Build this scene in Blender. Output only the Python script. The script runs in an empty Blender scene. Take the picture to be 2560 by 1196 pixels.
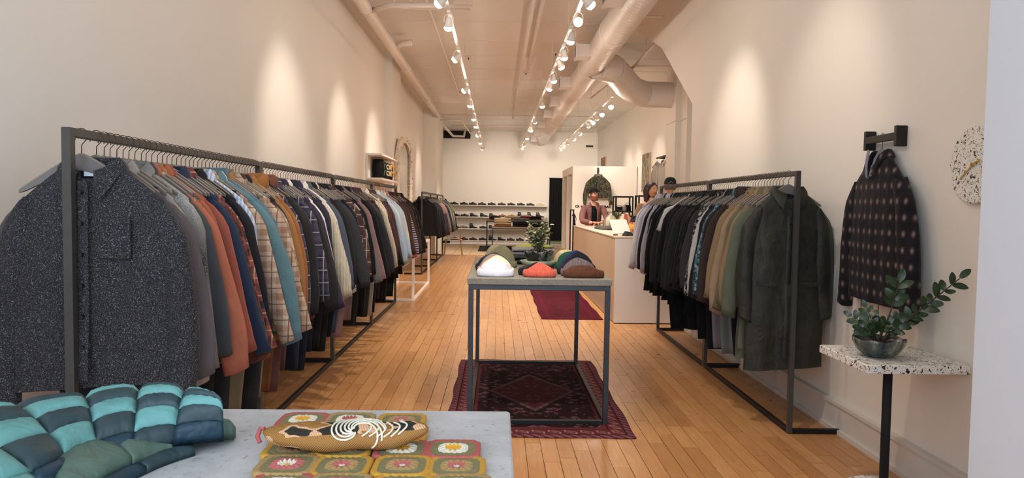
import bpy, math, random
import numpy as np
from mathutils import Vector, Matrix
R = random.Random(7)
SC = bpy.context.scene
COL = SC.collection
PI = math.pi

# ------------------------------------------------------------------ camera, world, exposure
cam_d = bpy.data.cameras.new('camera'); cam = bpy.data.objects.new('camera', cam_d); COL.objects.link(cam)
cam_d.sensor_width = 36; cam_d.lens = 36 * 1835.75 / 2560; cam_d.shift_y = 9.65 / 2560; cam_d.clip_start = .05
Fv, Rv, Uv = (0.02031163, 0.99846759, -0.05147724), (0.99969805, -0.01957055, 0.01485972), (-0.01382951, 0.05176352, 0.99856361)
M = Matrix(((Rv[0], Uv[0], -Fv[0], 0), (Rv[1], Uv[1], -Fv[1], 0), (Rv[2], Uv[2], -Fv[2], 1.4), (0, 0, 0, 1)))
cam.matrix_world = M
SC.camera = cam
SC.view_settings.view_transform = 'Standard'; SC.view_settings.look = 'None'
SC.view_settings.gamma = 1; SC.view_settings.use_curve_mapping = False
SC.view_settings.exposure = 0.34
SC.cycles.use_denoising = True; SC.cycles.adaptive_threshold = .025; SC.cycles.max_bounces = 7; SC.cycles.diffuse_bounces = 5; SC.cycles.glossy_bounces = 3
SC.cycles.sample_clamp_indirect = 6; SC.cycles.caustics_reflective = False; SC.cycles.caustics_refractive = False
w = bpy.data.worlds.new('overcast_street'); SC.world = w; w.use_nodes = True
bg = w.node_tree.nodes['Background']; bg.inputs[0].default_value = (.72, .85, 1, 1); bg.inputs[1].default_value = 4.6
# daylight comes in through the open shop front behind the camera: a portal guides the sampling
pd = bpy.data.lights.new('shop_front_portal', 'AREA'); pd.shape = 'RECTANGLE'; pd.size = 3.9; pd.size_y = 3.0
po = bpy.data.objects.new('shop_front_portal', pd); COL.objects.link(po); po.location = (0, -.78, 1.75); po.rotation_euler = (PI/2, 0, 0)
pd.cycles.is_portal = True
LAMP_W = 110.0

# ------------------------------------------------------------------ helpers
def C(h, a=1):
    h = h.lstrip('#'); v = [int(h[i:i+2], 16)/255 for i in (0, 2, 4)]
    return tuple((x/12.92 if x <= .04045 else ((x+.055)/1.055)**2.4) for x in v) + (a,)
def tag(o, label=None, cat=None, group=None, kind=None):
    if label: o['label'] = label
    if cat: o['category'] = cat
    if group: o['group'] = group
    if kind: o['kind'] = kind
    return o
def empty(name, loc=(0, 0, 0), rz=0, parent=None):
    o = bpy.data.objects.new(name, None); COL.objects.link(o); o.location = loc; o.rotation_euler = (0, 0, rz)
    o.empty_display_size = .05
    if parent: o.parent = parent
    return o
def thing(name, label, cat, loc=(0, 0, 0), rz=0, group=None):
    return tag(empty(name, loc, rz), label, cat, group)
def add(name, me, parent=None, mat=None, loc=None, rot=None, scale=None):
    o = bpy.data.objects.new(name, me); COL.objects.link(o)
    if parent: o.parent = parent
    if loc: o.location = loc
    if rot: o.rotation_euler = rot
    if scale: o.scale = scale
    if mat:
        if not me.materials: me.materials.append(None)
        o.material_slots[0].link = 'OBJECT'; o.material_slots[0].material = mat
    return o
class MB:
    def __init__(s): s.v = []; s.f = []; s.m = []; s.cm = 0
    def mesh(s, name='m', mats=None, smooth=False):
        me = bpy.data.meshes.new(name); me.from_pydata(s.v, [], s.f)
        if mats:
            for m in mats: me.materials.append(m)
            me.polygons.foreach_set('material_index', s.m)
        if smooth: me.polygons.foreach_set('use_smooth', [True]*len(s.f))
        me.update(); return me
    def build(s, name, mat=None, parent=None, smooth=False, **k):
        mats = mat if isinstance(mat, (list, tuple)) else None
        me = s.mesh(name, mats, smooth)
        if mats is None and mat: me.materials.append(mat)
        o = bpy.data.objects.new(name, me); COL.objects.link(o)
        if parent: o.parent = parent
        for a, b in k.items(): setattr(o, a, b)
        return o
    def face(s, *f): s.f.append(tuple(f)); s.m.append(s.cm)
    def box(s, x0, x1, y0, y1, z0, z1):
        n = len(s.v)
        s.v += [(x0, y0, z0), (x1, y0, z0), (x1, y1, z0), (x0, y1, z0), (x0, y0, z1), (x1, y0, z1), (x1, y1, z1), (x0, y1, z1)]
        for q in ((0, 3, 2, 1), (4, 5, 6, 7), (0, 1, 5, 4), (1, 2, 6, 5), (2, 3, 7, 6), (3, 0, 4, 7)): s.face(*[n+i for i in q])
        return s
    def bbox(s, x0, x1, y0, y1, z0, z1, b=.003):
        # bevelled box: 3 stacked inset rings
        n = len(s.v)
        for z, i in ((z0, b), (z0+b, 0), (z1-b, 0), (z1, b)):
            c = b*.6 if i == 0 else b
            s.v += [(x0+i+c, y0+i, z), (x1-i-c, y0+i, z), (x1-i, y0+i+c, z), (x1-i, y1-i-c, z), (x1-i-c, y1-i, z), (x0+i+c, y1-i, z), (x0+i, y1-i-c, z), (x0+i, y0+i+c, z)]
        for k in range(3):
            for j in range(8):
                a = n+k*8+j; c = n+k*8+(j+1) % 8; s.face(a, c, c+8, a+8)
        s.face(*[n+7-j for j in range(8)]); s.face(*[n+24+j for j in range(8)]); return s
    def rings(s, rings, closed=True, cap0=True, cap1=True):
        n0 = len(s.v); N = len(rings[0])
        for r in rings: s.v += [tuple(map(float, p)) for p in r]
        for k in range(len(rings)-1):
            for j in range(N if closed else N-1):
                a = n0+k*N+j; b = n0+k*N+(j+1) % N; s.face(a, b, b+N, a+N)
        if cap0: s.face(*[n0+N-1-j for j in range(N)])
        if cap1: s.face(*[n0+(len(rings)-1)*N+j for j in range(N)])
        return s
    def tube(s, pts, r, n=8, cap=True):
        pts = [Vector(p) for p in pts]; rs = r if isinstance(r, (list, tuple)) else [r]*len(pts)
        rings = []; up = None
        for i, p in enumerate(pts):
            t = (pts[min(i+1, len(pts)-1)]-pts[max(i-1, 0)])
            t = t.normalized() if t.length > 1e-9 else Vector((0, 0, 1))
            if up is None:
                a = Vector((0, 0, 1)) if abs(t.z) < .9 else Vector((0, 1, 0)); up = a.cross(t).normalized()
            up = (up - t*up.dot(t))
            up = up.normalized() if up.length > 1e-6 else t.orthogonal().normalized()
            b = t.cross(up)
            rings.append([p+(up*math.cos(2*PI*j/n)+b*math.sin(2*PI*j/n))*rs[i] for j in range(n)])
        return s.rings(rings, True, cap, cap)
    def lathe(s, prof, n=24, c=(0, 0, 0), wob=None):
        rings = []
        for k, (r, z) in enumerate(prof):
            rings.append([(c[0]+(r*(1+(wob(j/n, k) if wob else 0)))*math.cos(2*PI*j/n), c[1]+(r*(1+(wob(j/n, k) if wob else 0)))*math.sin(2*PI*j/n), c[2]+z) for j in range(n)])
        return s.rings(rings)
    def ball(s, c, r, n=12, m=8):
        if not isinstance(r, (tuple, list)): r = (r, r, r)
        rings = [[(c[0]+r[0]*math.sin(PI*(i+.02)/(m+.04))*math.cos(2*PI*j/n), c[1]+r[1]*math.sin(PI*(i+.02)/(m+.04))*math.sin(2*PI*j/n), c[2]-r[2]*math.cos(PI*(i+.02)/(m+.04))) for j in range(n)] for i in range(m+1)]
        return s.rings(rings)

# ------------------------------------------------------------------ materials
MATS = {}
def nt(name, rough=.6, metal=0, spec=.5):
    m = bpy.data.materials.new(name); m.use_nodes = True; t = m.node_tree; b = t.nodes['Principled BSDF']
    b.inputs['Roughness'].default_value = rough; b.inputs['Metallic'].default_value = metal
    b.inputs['Specular IOR Level'].default_value = spec
    return m, t, b
def N(t, typ, **k):
    n = t.nodes.new(typ)
    for a, v in k.items():
        if a.startswith('i_'):
            key = a[2:].replace('_', ' ')
            n.inputs[int(key) if key.isdigit() else key].default_value = v
        else: setattr(n, a, v)
    return n
def L(t, a, b): t.links.new(a, b)
def coords(t, scale=(1, 1, 1), kind='Object', rot=(0, 0, 0)):
    tc = N(t, 'ShaderNodeTexCoord'); mp = N(t, 'ShaderNodeMapping'); mp.inputs['Scale'].default_value = scale; mp.inputs['Rotation'].default_value = rot
    L(t, tc.outputs[kind], mp.inputs[0]); return mp.outputs[0]
def mathn(t, op, a, b=None, c=None):
    n = N(t, 'ShaderNodeMath', operation=op)
    for i, x in enumerate((a, b, c)):
        if x is None: continue
        if isinstance(x, (int, float)): n.inputs[i].default_value = x
        else: L(t, x, n.inputs[i])
    return n.outputs[0]
def mixc(t, fac, a, b, mode='MIX'):
    n = N(t, 'ShaderNodeMix', data_type='RGBA', blend_type=mode)
    if isinstance(fac, (int, float)): n.inputs[0].default_value = fac
    else: L(t, fac, n.inputs[0])
    for i, x in ((6, a), (7, b)):
        if isinstance(x, tuple): n.inputs[i].default_value = x
        else: L(t, x, n.inputs[i])
    return n.outputs[2]
def noise(t, vec, scale, detail=3, rough=.5, out=0, dist=0):
    n = N(t, 'ShaderNodeTexNoise'); n.inputs['Scale'].default_value = scale; n.inputs['Detail'].default_value = detail
    n.inputs['Roughness'].default_value = rough; n.inputs['Distortion'].default_value = dist
    if vec: L(t, vec, n.inputs['Vector'])
    return n.outputs[out]
def bump(t, b, h, strength=.3, dist=.002):
    n = N(t, 'ShaderNodeBump'); n.inputs['Strength'].default_value = strength; n.inputs['Distance'].default_value = dist
    L(t, h, n.inputs['Height']); L(t, n.outputs[0], b.inputs['Normal'])
def rampc(t, fac, stops, interp='LINEAR'):
    n = N(t, 'ShaderNodeValToRGB'); n.color_ramp.interpolation = interp
    e = n.color_ramp.elements
    while len(e) < len(stops): e.new(.5)
    for i, (p, c) in enumerate(stops): e[i].position = p; e[i].color = c
    L(t, fac, n.inputs[0]); return n.outputs[0]
def dark(c, k): return (c[0]*k, c[1]*k, c[2]*k, 1)

def plain(name, hexc, rough=.6, metal=0, var=.06, scale=6, bs=0, bscale=80, spec=.5):
    k = ('plain', name)
    if k in MATS: return MATS[k]
    c = C(hexc) if isinstance(hexc, str) else hexc
    m, t, b = nt(name, rough, metal, spec); v = coords(t)
    L(t, mixc(t, noise(t, v, scale, 4), dark(c, 1-var), dark(c, 1+var)), b.inputs['Base Color'])
    if bs: bump(t, b, noise(t, v, bscale, 3), bs, .002)
    MATS[k] = m; return m
def emis(name, c, s):
    m = bpy.data.materials.new(name); m.use_nodes = True; t = m.node_tree; t.nodes.clear()
    e = N(t, 'ShaderNodeEmission'); e.inputs[0].default_value = c; e.inputs[1].default_value = s
    o = N(t, 'ShaderNodeOutputMaterial'); L(t, e.outputs[0], o.inputs[0]); return m

def fabric(kind, *cols, s=1.0, rough=.85):
    k = (kind, cols, s)
    if k in MATS: return MATS[k]
    cs = [C(c) for c in cols]; cs = [tuple(.64*(.88*q+.12*(c[0]+c[1]+c[2])/3) for q in c[:3])+(1,) for c in cs]; m, t, b = nt('cloth_'+kind, rough, 0, .2); v = coords(t)
    b.inputs['Sheen Weight'].default_value = .04 if kind not in ('leather', 'satin') else 0
    base = cs[0]; h = noise(t, v, 350, 2)
    big = noise(t, v, 5, 3)
    sep = N(t, 'ShaderNodeSeparateXYZ'); L(t, v, sep.inputs[0]); X, Y, Z = sep.outputs
    if kind == 'plain': col = mixc(t, big, dark(base, .86), dark(base, 1.12))
    elif kind == 'speckle':
        col = mixc(t, rampc(t, noise(t, v, 330*s, 2, .6), [(.54, (0, 0, 0, 1)), (.72, (1, 1, 1, 1))]), base, cs[1])
    elif kind == 'heather':
        col = mixc(t, noise(t, coords(t, (1, 1, .3)), 220*s, 3, .7), base, cs[1])
    elif kind == 'ombre':
        f = mathn(t, 'FRACT', mathn(t, 'MULTIPLY', Z, 2.1*s)); col = mixc(t, mathn(t, 'MULTIPLY', mathn(t, 'PINGPONG', f, .5), 2.), base, cs[1])
        col = mixc(t, rampc(t, noise(t, v, 200, 2), [(.5, (0, 0, 0, 1)), (.6, (1, 1, 1, 1))]), col, mixc(t, .5, base, cs[1]))
    elif kind == 'plaid':
        def band(ax, fr, wd, ph=0): return mathn(t, 'LESS_THAN', mathn(t, 'FRACT', mathn(t, 'ADD', mathn(t, 'MULTIPLY', ax, fr*s), ph)), wd)
        a = band(X, 13, .42); d = band(Z, 13, .42, .2)
        col = mixc(t, mathn(t, 'MULTIPLY', mathn(t, 'ADD', a, d), .5), base, cs[1])
        l = mathn(t, 'MAXIMUM', band(X, 13, .07, .3), band(Z, 13, .07, .5))
        col = mixc(t, mathn(t, 'MULTIPLY', l, .8), col, cs[2] if len(cs) > 2 else dark(cs[1], 1.6))
    elif kind == 'stripe':
        col = mixc(t, mathn(t, 'LESS_THAN', mathn(t, 'FRACT', mathn(t, 'MULTIPLY', X, 60*s)), .45), base, cs[1])
    elif kind == 'hstripe':
        f = mathn(t, 'FRACT', mathn(t, 'ADD', mathn(t, 'MULTIPLY', Z, 16*s), mathn(t, 'MULTIPLY', noise(t, v, 9), .4)))
        st = [(i/len(cs), c) for i, c in enumerate(cs)]
        col = rampc(t, f, st, 'CONSTANT')
    elif kind == 'print':
        vo = N(t, 'ShaderNodeTexVoronoi'); vo.inputs['Scale'].default_value = 26*s; L(t, noise(t, v, 8*s, 2, out=1), vo.inputs['Vector']); L(t, v, vo.inputs['Vector'])
        sx = N(t, 'ShaderNodeSeparateColor'); L(t, vo.outputs['Color'], sx.inputs[0])
        col = rampc(t, sx.outputs[0], [(i/len(cs), c) for i, c in enumerate(cs)], 'CONSTANT'); h = vo.outputs['Distance']
        col = mixc(t, rampc(t, noise(t, v, 60*s, 2), [(.55, (0, 0, 0, 1)), (.57, (1, 1, 1, 1))]), col, base)
    elif kind == 'camo':
        n1 = noise(t, v, 14*s, 3, .6); col = rampc(t, n1, [(0, cs[0]), (.44, cs[1]), (.52, cs[2]), (.6, cs[0])], 'CONSTANT')
    elif kind == 'dots':
        def sp(ax, fr): return mathn(t, 'ABSOLUTE', mathn(t, 'SINE', mathn(t, 'MULTIPLY', ax, fr)))
        g = mathn(t, 'MULTIPLY', mathn(t, 'POWER', sp(mathn(t, 'MULTIPLY_ADD', Y, 1.3, X), 46*s), 8), mathn(t, 'POWER', sp(Z, 42*s), 8))
        g2 = mathn(t, 'MULTIPLY', mathn(t, 'MAXIMUM', mathn(t, 'POWER', sp(X, 46*s), 6), mathn(t, 'POWER', sp(Z, 42*s), 6)), .3)
        col = mixc(t, g2, base, cs[1]); col = mixc(t, mathn(t, 'MINIMUM', mathn(t, 'MULTIPLY', g, 1.1), 1), col, cs[2])
    elif kind == 'cord':
        h = mathn(t, 'SINE', mathn(t, 'MULTIPLY', X, 1100)); col = mixc(t, big, dark(base, .85), dark(base, 1.1))
    elif kind == 'rib':
        h = mathn(t, 'SINE', mathn(t, 'MULTIPLY', X, 620*s)); col = mixc(t, mathn(t, 'MULTIPLY_ADD', h, .3, .6), dark(base, .75), dark(base, 1.1))
    elif kind == 'leather':
        col = mixc(t, rampc(t, noise(t, v, 9, 6, .7), [(.35, (0, 0, 0, 1)), (.7, (1, 1, 1, 1))]), base, cs[1]); h = noise(t, v, 60, 4)
        b.inputs['Roughness'].default_value = .62; b.inputs['Specular IOR Level'].default_value = .35
    elif kind == 'satin':
        col = mixc(t, noise(t, v, 12, 3), dark(base, .9), dark(base, 1.1)); h = noise(t, coords(t, (1, 1, 1)), 14, 3); b.inputs['Roughness'].default_value = .5; b.inputs['Specular IOR Level'].default_value = .3
    elif kind == 'fleece':
        col = mixc(t, noise(t, v, 140, 3, .8), dark(base, .6), dark(base, 1.15)); h = noise(t, v, 120, 3, .8)
    else: col = mixc(t, big, dark(base, .9), dark(base, 1.1))
    L(t, col, b.inputs['Base Color']) if not isinstance(col, tuple) else None
    bump(t, b, h, .5 if kind in ('cord', 'rib', 'fleece', 'satin') else .3, .004 if kind in ('fleece', 'satin', 'rib') else .0015)
    b1 = b.inputs['Normal'].links[0].from_node; b2 = N(t, 'ShaderNodeBump'); b2.inputs['Strength'].default_value = .55; b2.inputs['Distance'].default_value = .02   # soft creases
    L(t, noise(t, coords(t, (1, 1, .55)), 13, 3, .55, dist=.8), b2.inputs['Height']); L(t, b2.outputs[0], b1.inputs['Normal'])
    MATS[k] = m; return m

def wall_mat(name, hexc, rough=.75, gl=.3, bs=.12):
    m, t, b = nt(name, rough, 0, gl); v = coords(t, kind='Object'); c = C(hexc)
    L(t, mixc(t, noise(t, v, .9, 4), dark(c, .965), dark(c, 1.02)), b.inputs['Base Color'])
    bump(t, b, noise(t, v, 55, 4, .6), bs, .003); return m
M_wall = wall_mat('painted_plaster', 'e4ded5'); M_wallR = M_wall
M_white = wall_mat('white_plaster', 'cdced2')
M_ceil = None
def ceil_mat():
    m, t, b = nt('painted_ceiling_boards', .4, 0, .5); c = C('ddd7d1'); v = coords(t)
    L(t, mixc(t, noise(t, coords(t, (.5, .25, 1)), 1.5, 5, .6), dark(c, .93), dark(c, 1.03)), b.inputs['Base Color'])
    sep = N(t, 'ShaderNodeSeparateXYZ'); L(t, v, sep.inputs[0])
    h = mathn(t, 'ADD', mathn(t, 'MULTIPLY', noise(t, v, 1.7, 3), 1.), mathn(t, 'MULTIPLY', noise(t, v, 9, 2), .12))
    bump(t, b, h, .5, .05); return m
M_ceil = ceil_mat()
def wood_mat(per):
    m, t, b = nt('maple_floor_'+per, .3, 0, .5)
    g = N(t, 'ShaderNodeNewGeometry')
    if per == 'object': rnd = N(t, 'ShaderNodeObjectInfo').outputs['Random']
    else: rnd = g.outputs['Random Per Island']
    mp = N(t, 'ShaderNodeMapping'); L(t, g.outputs['Position'], mp.inputs[0]); mp.inputs['Scale'].default_value = (22, 1.6, 1)
    off = N(t, 'ShaderNodeCombineXYZ'); L(t, mathn(t, 'MULTIPLY', rnd, 50), off.inputs[1]); L(t, off.outputs[0], mp.inputs['Location'])
    gr = noise(t, mp.outputs[0], 2.2, 5, .65, dist=.6)
    base = rampc(t, rnd, [(0, C('a2703f')), (.3, C('b3824e')), (.6, C('c1905c')), (1, C('aa7744'))])
    col = mixc(t, rampc(t, gr, [(.3, (0, 0, 0, 1)), (.75, (1, 1, 1, 1))]), mixc(t, .5, base, C('96623a')), mixc(t, .22, base, C('dcae80')))
    st = noise(t, g.outputs['Position'], 1.3, 5, .7)
    col = mixc(t, rampc(t, st, [(.56, (0, 0, 0, 1)), (.8, (.5, .5, .5, 1))]), col, C('8f5b36'))
    L(t, col, b.inputs['Base Color'])
    rr = N(t, 'ShaderNodeMapRange'); rr.inputs[3].default_value = .2; rr.inputs[4].default_value = .42; L(t, noise(t, g.outputs['Position'], 5, 4), rr.inputs[0]); L(t, rr.outputs[0], b.inputs['Roughness'])
    bump(t, b, mathn(t, 'ADD', mathn(t, 'MULTIPLY', gr, .3), noise(t, g.outputs['Position'], 7, 3)), .18, .004)
    return m
M_plank, M_plank_s = wood_mat('object'), wood_mat('island')
M_gap = plain('floor_gap', '2a170c', .9)
M_tile = plain('limestone_tile', 'c0a583', .45, 0, .12, 2.5)
M_grout = plain('grout', '8c7458', .9)
M_steel = plain('blackened_steel', '303338', .42, .5, .25, 14)
M_steel2 = plain('black_steel_base', '1b1a1b', .5, .5, .2, 14)
M_rack = plain('rack_steel', '413e3b', .42, .25, .2, 20)
M_chrome = plain('wire', '40352e', .3, .9, .05)
M_hanger = plain('grey_hanger', '66615e', .45, 0, .05, 6, 0, 80, .5)
M_hedge = plain('hanger_edge', '85796a', .5)
M_wframe = plain('white_metal', 'e8e2da', .4, 0, .02)
M_duct = plain('painted_duct', 'd9cfc8', .42, 0, .04, 4, .05, 20)
M_pipe = plain('painted_pipe', 'e0d3c6', .5, 0, .06, 8, .05, 30)
M_black = plain('flat_black', '121113', .8)
M_dark = plain('dark_metal', '1d1b1b', .5, .3)
M_bulb = emis('lamp_glow', (1, .87, .73, 1), 150)
M_gold = plain('brass', 'c9a24c', .3, .9, .05)
M_skin = plain('skin', 'd39a80', .55, 0, .05, 12)
M_skin2 = plain('tan_skin', 'c8906f', .55, 0, .05, 12)
M_soil = plain('soil', '3b2219', .95, 0, .4, 60, .8, 60)
def concrete(name, hexc, chips=False):
    m, t, b = nt(name, .62, 0, .4); v = coords(t, kind='Object'); c = C(hexc)
    col = mixc(t, rampc(t, noise(t, v, 7, 8, .7), [(.3, (0, 0, 0, 1)), (.7, (1, 1, 1, 1))]), dark(c, .74), dark(c, 1.12))
    col = mixc(t, rampc(t, noise(t, v, 70, 3, .7), [(.28, (1, 1, 1, 1)), (.40, (0, 0, 0, 1))]), col, dark(c, .45))
    if chips:
        vo = N(t, 'ShaderNodeTexVoronoi'); vo.inputs['Scale'].default_value = 240; L(t, v, vo.inputs['Vector'])
        sx = N(t, 'ShaderNodeSeparateColor'); L(t, vo.outputs['Color'], sx.inputs[0])
        f = mathn(t, 'MULTIPLY', mathn(t, 'LESS_THAN', vo.outputs['Distance'], .33), mathn(t, 'GREATER_THAN', sx.outputs[0], .86))
        col = mixc(t, mathn(t, 'MULTIPLY', f, .75), col, C('c9c3b2'))
    L(t, col, b.inputs['Base Color']); bump(t, b, noise(t, v, 90, 4, .7), .35, .002); return m
M_conc = concrete('pale_concrete', 'b2b4b6'); M_conc2 = concrete('green_grey_concrete', '77736a', True); M_conc3 = concrete('warm_concrete', '8a7360')
def terrazzo():
    m, t, b = nt('terrazzo', .45, 0, .4); v = coords(t, (1, 1, 1))
    a = noise(t, v, 62, 2, .5, dist=1.2); d = noise(t, v, 120, 1, .5, dist=2.0)
    f = mathn(t, 'MAXIMUM', mathn(t, 'GREATER_THAN', a, .60), mathn(t, 'GREATER_THAN', d, .66))
    L(t, mixc(t, f, C('e2dfd8'), C('19191b')), b.inputs['Base Color']); return m
M_terr = terrazzo()

# ------------------------------------------------------------------ the room shell
def struct(name, mb, mat, parent=None):
    o = mb.build(name, mat, parent)
    if not parent: o['kind'] = 'structure'
    return o
CZ = 4.0
def pl(x0, x1, y0, y1, z0, z1): return MB().box(x0, x1, y0, y1, z0, z1)
struct('wall_left', pl(-2.12, -1.97, -.9, 12.87, 0, CZ), M_wall)
struct('trim_1', pl(-2.12, -1.85, 12.87, 13.98, 0, CZ), M_wall)            # left pier
struct('wall_left_rear', pl(-2.2, -2.05, 13.98, 20.1, 0, CZ), M_wall)
struct('trim_2', pl(-2.2, -1.7, 20.1, 22.5, 0, CZ), M_wall)
struct('wall_left_end', pl(-2.2, -1.96, 22.5, 26.3, 0, CZ), M_wall)
struct('wall_back', pl(-2.2, 3.7, 26.14, 26.3, 0, CZ), M_wall)
struct('wall_right_rear', pl(3.52, 3.7, 13.7, 26.14, 0, CZ), M_wall)
struct('trim_3', pl(3.12, 3.7, 13.0, 13.7, 0, CZ), M_wall)
struct('trim_4', pl(3.22, 3.7, 12.6, 13.0, 0, CZ), M_wall)
struct('wall_right_middle', pl(3.34, 3.7, 6.0, 12.6, 0, CZ), M_wall)
# near right wall under the stair: its upper rear corner follows the stair up to the ceiling
mb = MB(); prof = [(-.9, 0), (8.31, 0), (8.31, 2.57), (9.98, 3.55), (-.9, 3.55)]
mb.v = [(2.18, y, z) for y, z in prof]+[(2.32, y, z) for y, z in prof]
mb.face(4, 3, 2, 1, 0); mb.face(5, 6, 7, 8, 9)
for i in range(5): j = (i+1) % 5; mb.face(i, j, j+5, i+5)
struct('wall_right', mb, M_wall)
mb = MB(); mb.v = [(2.18, -.9, 3.55), (2.18, 9.98, 3.55), (2.05, 11.0, CZ), (2.05, -.9, CZ), (2.5, -.9, 3.55), (2.5, 9.98, 3.55), (2.5, 11.0, CZ), (2.5, -.9, CZ)]
mb.face(0, 3, 2, 1); mb.face(4, 5, 6, 7); mb.face(0, 1, 5, 4); mb.face(1, 2, 6, 5); mb.face(2, 3, 7, 6); mb.face(3, 0, 4, 7)
struct('trim_5', mb, M_wall)
mb = MB(); mb.v = [(2.32, 8.31, 2.57), (3.34, 8.31, 2.57), (3.34, 10.7, 3.97), (2.32, 10.7, 3.97), (2.32, 8.31, 2.75), (3.34, 8.31, 2.75), (3.34, 10.4, 3.98), (2.32, 10.4, 3.98)]
mb.face(0, 3, 2, 1); mb.face(4, 5, 6, 7); mb.face(0, 1, 5, 4); mb.face(1, 2, 6, 5); mb.face(2, 3, 7, 6); mb.face(3, 0, 4, 7)
struct('trim_6', mb, M_wall)
struct('ceiling', pl(-2.2, 3.7, -.9, 26.3, CZ, CZ+.1), M_ceil)
# storefront: side wall of the entrance at the right, lintel and sill of the shop window behind the camera
struct('wall_front_right', pl(1.264, 2.18, .9, 1.9, 0, CZ), M_white)
struct('wall_front', pl(-2.12, 2.32, -1.0, -.9, 3.3, CZ).box(-2.12, 2.32, -1.0, -.9, 0, .25).box(-2.12, -1.97, -1, -.9, .25, 3.3).box(1.97, 2.32, -1, -.9, .25, 3.3), M_white)
mb = MB()
for x in (-1.97, -.03, 1.91): mb.box(x, x+.06, -1, -.94, .25, 3.3)
mb.box(-1.91, -.03, -1, -.94, .25, .31).box(-1.91, -.03, -1, -.94, 3.24, 3.3).box(.03, 1.91, -1, -.94, .25, .31).box(.03, 1.91, -1, -.94, 3.24, 3.3)
struct('window_1', mb, M_dark)
# baseboards
mb = MB().box(2.152, 2.18, 1.9, 8.31, 0, .17).box(2.142, 2.18, 1.9, 8.31, .17, .192).box(2.135, 2.18, 1.9, 8.31, 0, .028)
struct('baseboard_right', mb, plain('baseboard_paint', 'cfc8c0', .5))
mb = MB().box(-1.97, -1.945, -.9, 12.87, 0, .17).box(-1.97, -1.938, -.9, 12.87, .17, .19)
struct('baseboard_left', mb, plain('baseboard_paint', 'cfc8c0', .5))
struct('baseboard_back', MB().box(-1.96, 1.82, 26.11, 26.14, 0, .1).box(2.36, 3.52, 26.11, 26.14, 0, .1), M_black)
# ceiling joint lines: painted board seams standing slightly proud
mb = MB()
for k in range(22): mb.box(-2.05, 3.5, 1.2*k-.2, 1.2*k-.188, CZ-.004, CZ)
for x in (-.9, .3, 2.6): mb.box(x, x+.01, -.9, 26.1, CZ-.003, CZ)
struct('trim_7', mb, M_ceil)

# ------------------------------------------------------------------ floor: planks one by one, tiles at the back
fl = struct('floor', pl(-2.2, 3.7, -.9, 26.3, -.12, -.018), M_gap)
PW = .092
planks = []
x = -2.12
row = 0
while x < 3.6:
    y = -.9-R.random()*1.2
    while y < 20.45:
        ln = R.choice([.45, .6, .8, 1.0, 1.3, 1.7])*R.uniform(.9, 1.1)
        y1 = min(y+ln, 20.45)
        if y1-y < .15: y1 = 20.45
        y0 = max(y, -.9)
        if y1 > y0+.02 and not (x > 2.2 and y1 < 7.5): planks.append((x, y0, y1))
        y = y1
        if y >= 20.449: break
    x += PW; row += 1
def vis(p):
    x, a, b = p
    a2 = max(a, 2.2)
    if b <= a2 or abs(x) > b*.73 or x < -1.55 or x > 2.12: return 0
    if x < -.02 and b < 3.9: return 0
    if x > 1.3 and a > 8.6: return 0
    return PW*1836*1836*1.4*(1/a2**2-1/b**2)/2
planks.sort(key=vis, reverse=True)
me = MB().box(0, 1, 0, 1, -.018, 0).mesh('plank')
me.materials.append(M_plank)
for (x, a, b) in planks[:300]:
    g = R.uniform(.0006, .0022)
    o = bpy.data.objects.new('plank', me); COL.objects.link(o); o.parent = fl
    o.location = (x+g, a+.001, R.uniform(-.0006, .0002)); o.scale = (PW-2*g, b-a-R.uniform(.002, .004), 1)
mb = MB()
for (x, a, b) in planks[300:]: mb.box(x+.0012, x+PW-.0012, a+.001, b-.002, -.018, 0)
tag(mb.build('plank_field', M_plank_s, fl), kind='stuff')
# tiles
T = .46; k = 0
mb = MB().box(-2.2, 3.6, 20.45, 26.2, -.018, -.006); mb.build('grout_bed', M_grout, fl)
tm = MB().bbox(0, T-.012, 0, T-.012, -.012, 0, .003).mesh('floor_tile'); tm.materials.append(M_tile)
for i in range(13):
    for j in range(12):
        o = bpy.data.objects.new('floor_tile', tm); COL.objects.link(o); o.parent = fl
        o.location = (-2.15+i*T+.003, 20.46+j*T, 0)
        if j == 11: o.scale = (1, .9, 1)

# ------------------------------------------------------------------ clothes rails
RH = 1.636; PT = .03
def rack(x, y0, y1, side, label, group='black steel clothes rails'):
    # side: +1 feet run towards +x, -1 towards -x; x is the centre line
    r = thing('clothes_rack', label, 'clothes rail', (x, y0, 0), 0, group)
    ln = y1-y0; h = PT/2
    for yy in (0, ln-PT): MB().bbox(-h, h, yy, yy+PT, 0, RH, .002).build('post', M_rack, r)
    MB().bbox(-h, h, PT, ln-PT, RH-PT, RH, .002).build('top_rail', M_rack, r)
    MB().bbox(-h, h, PT, ln-PT, 0, PT, .002).build('bottom_rail', M_steel2, r)
    for yy in (0, ln-PT):
        a, b = (h, .34) if side > 0 else (-.34, -h)
        MB().bbox(a, b, yy, yy+PT, 0, PT, .002).build('foot', M_steel2, r)
    return r
LX, RX = -1.429, 1.84
ORD = 'front second third fourth'.split()
for k in range(4): rack(LX, 2.467+1.975*k, 2.467+1.975*(k+1)-.004, -1, f'black steel clothes rail along the left wall, {["nearest the camera","second from the camera","third from the camera","farthest of the long row"][k]}')
for k in range(2): rack(RX, 4.472+1.9*k, 4.472+1.9*(k+1)-.004, 1, f'black steel clothes rail along the right wall, {["nearest the camera","rear one before the counter"][k]}')
for k in range(3): rack(-1.49, 14.5+1.85*k, 14.5+1.85*(k+1)-.004, -1, f'black steel clothes rail in the far left corner, {["front","middle","rear"][k]} of the three')

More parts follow.
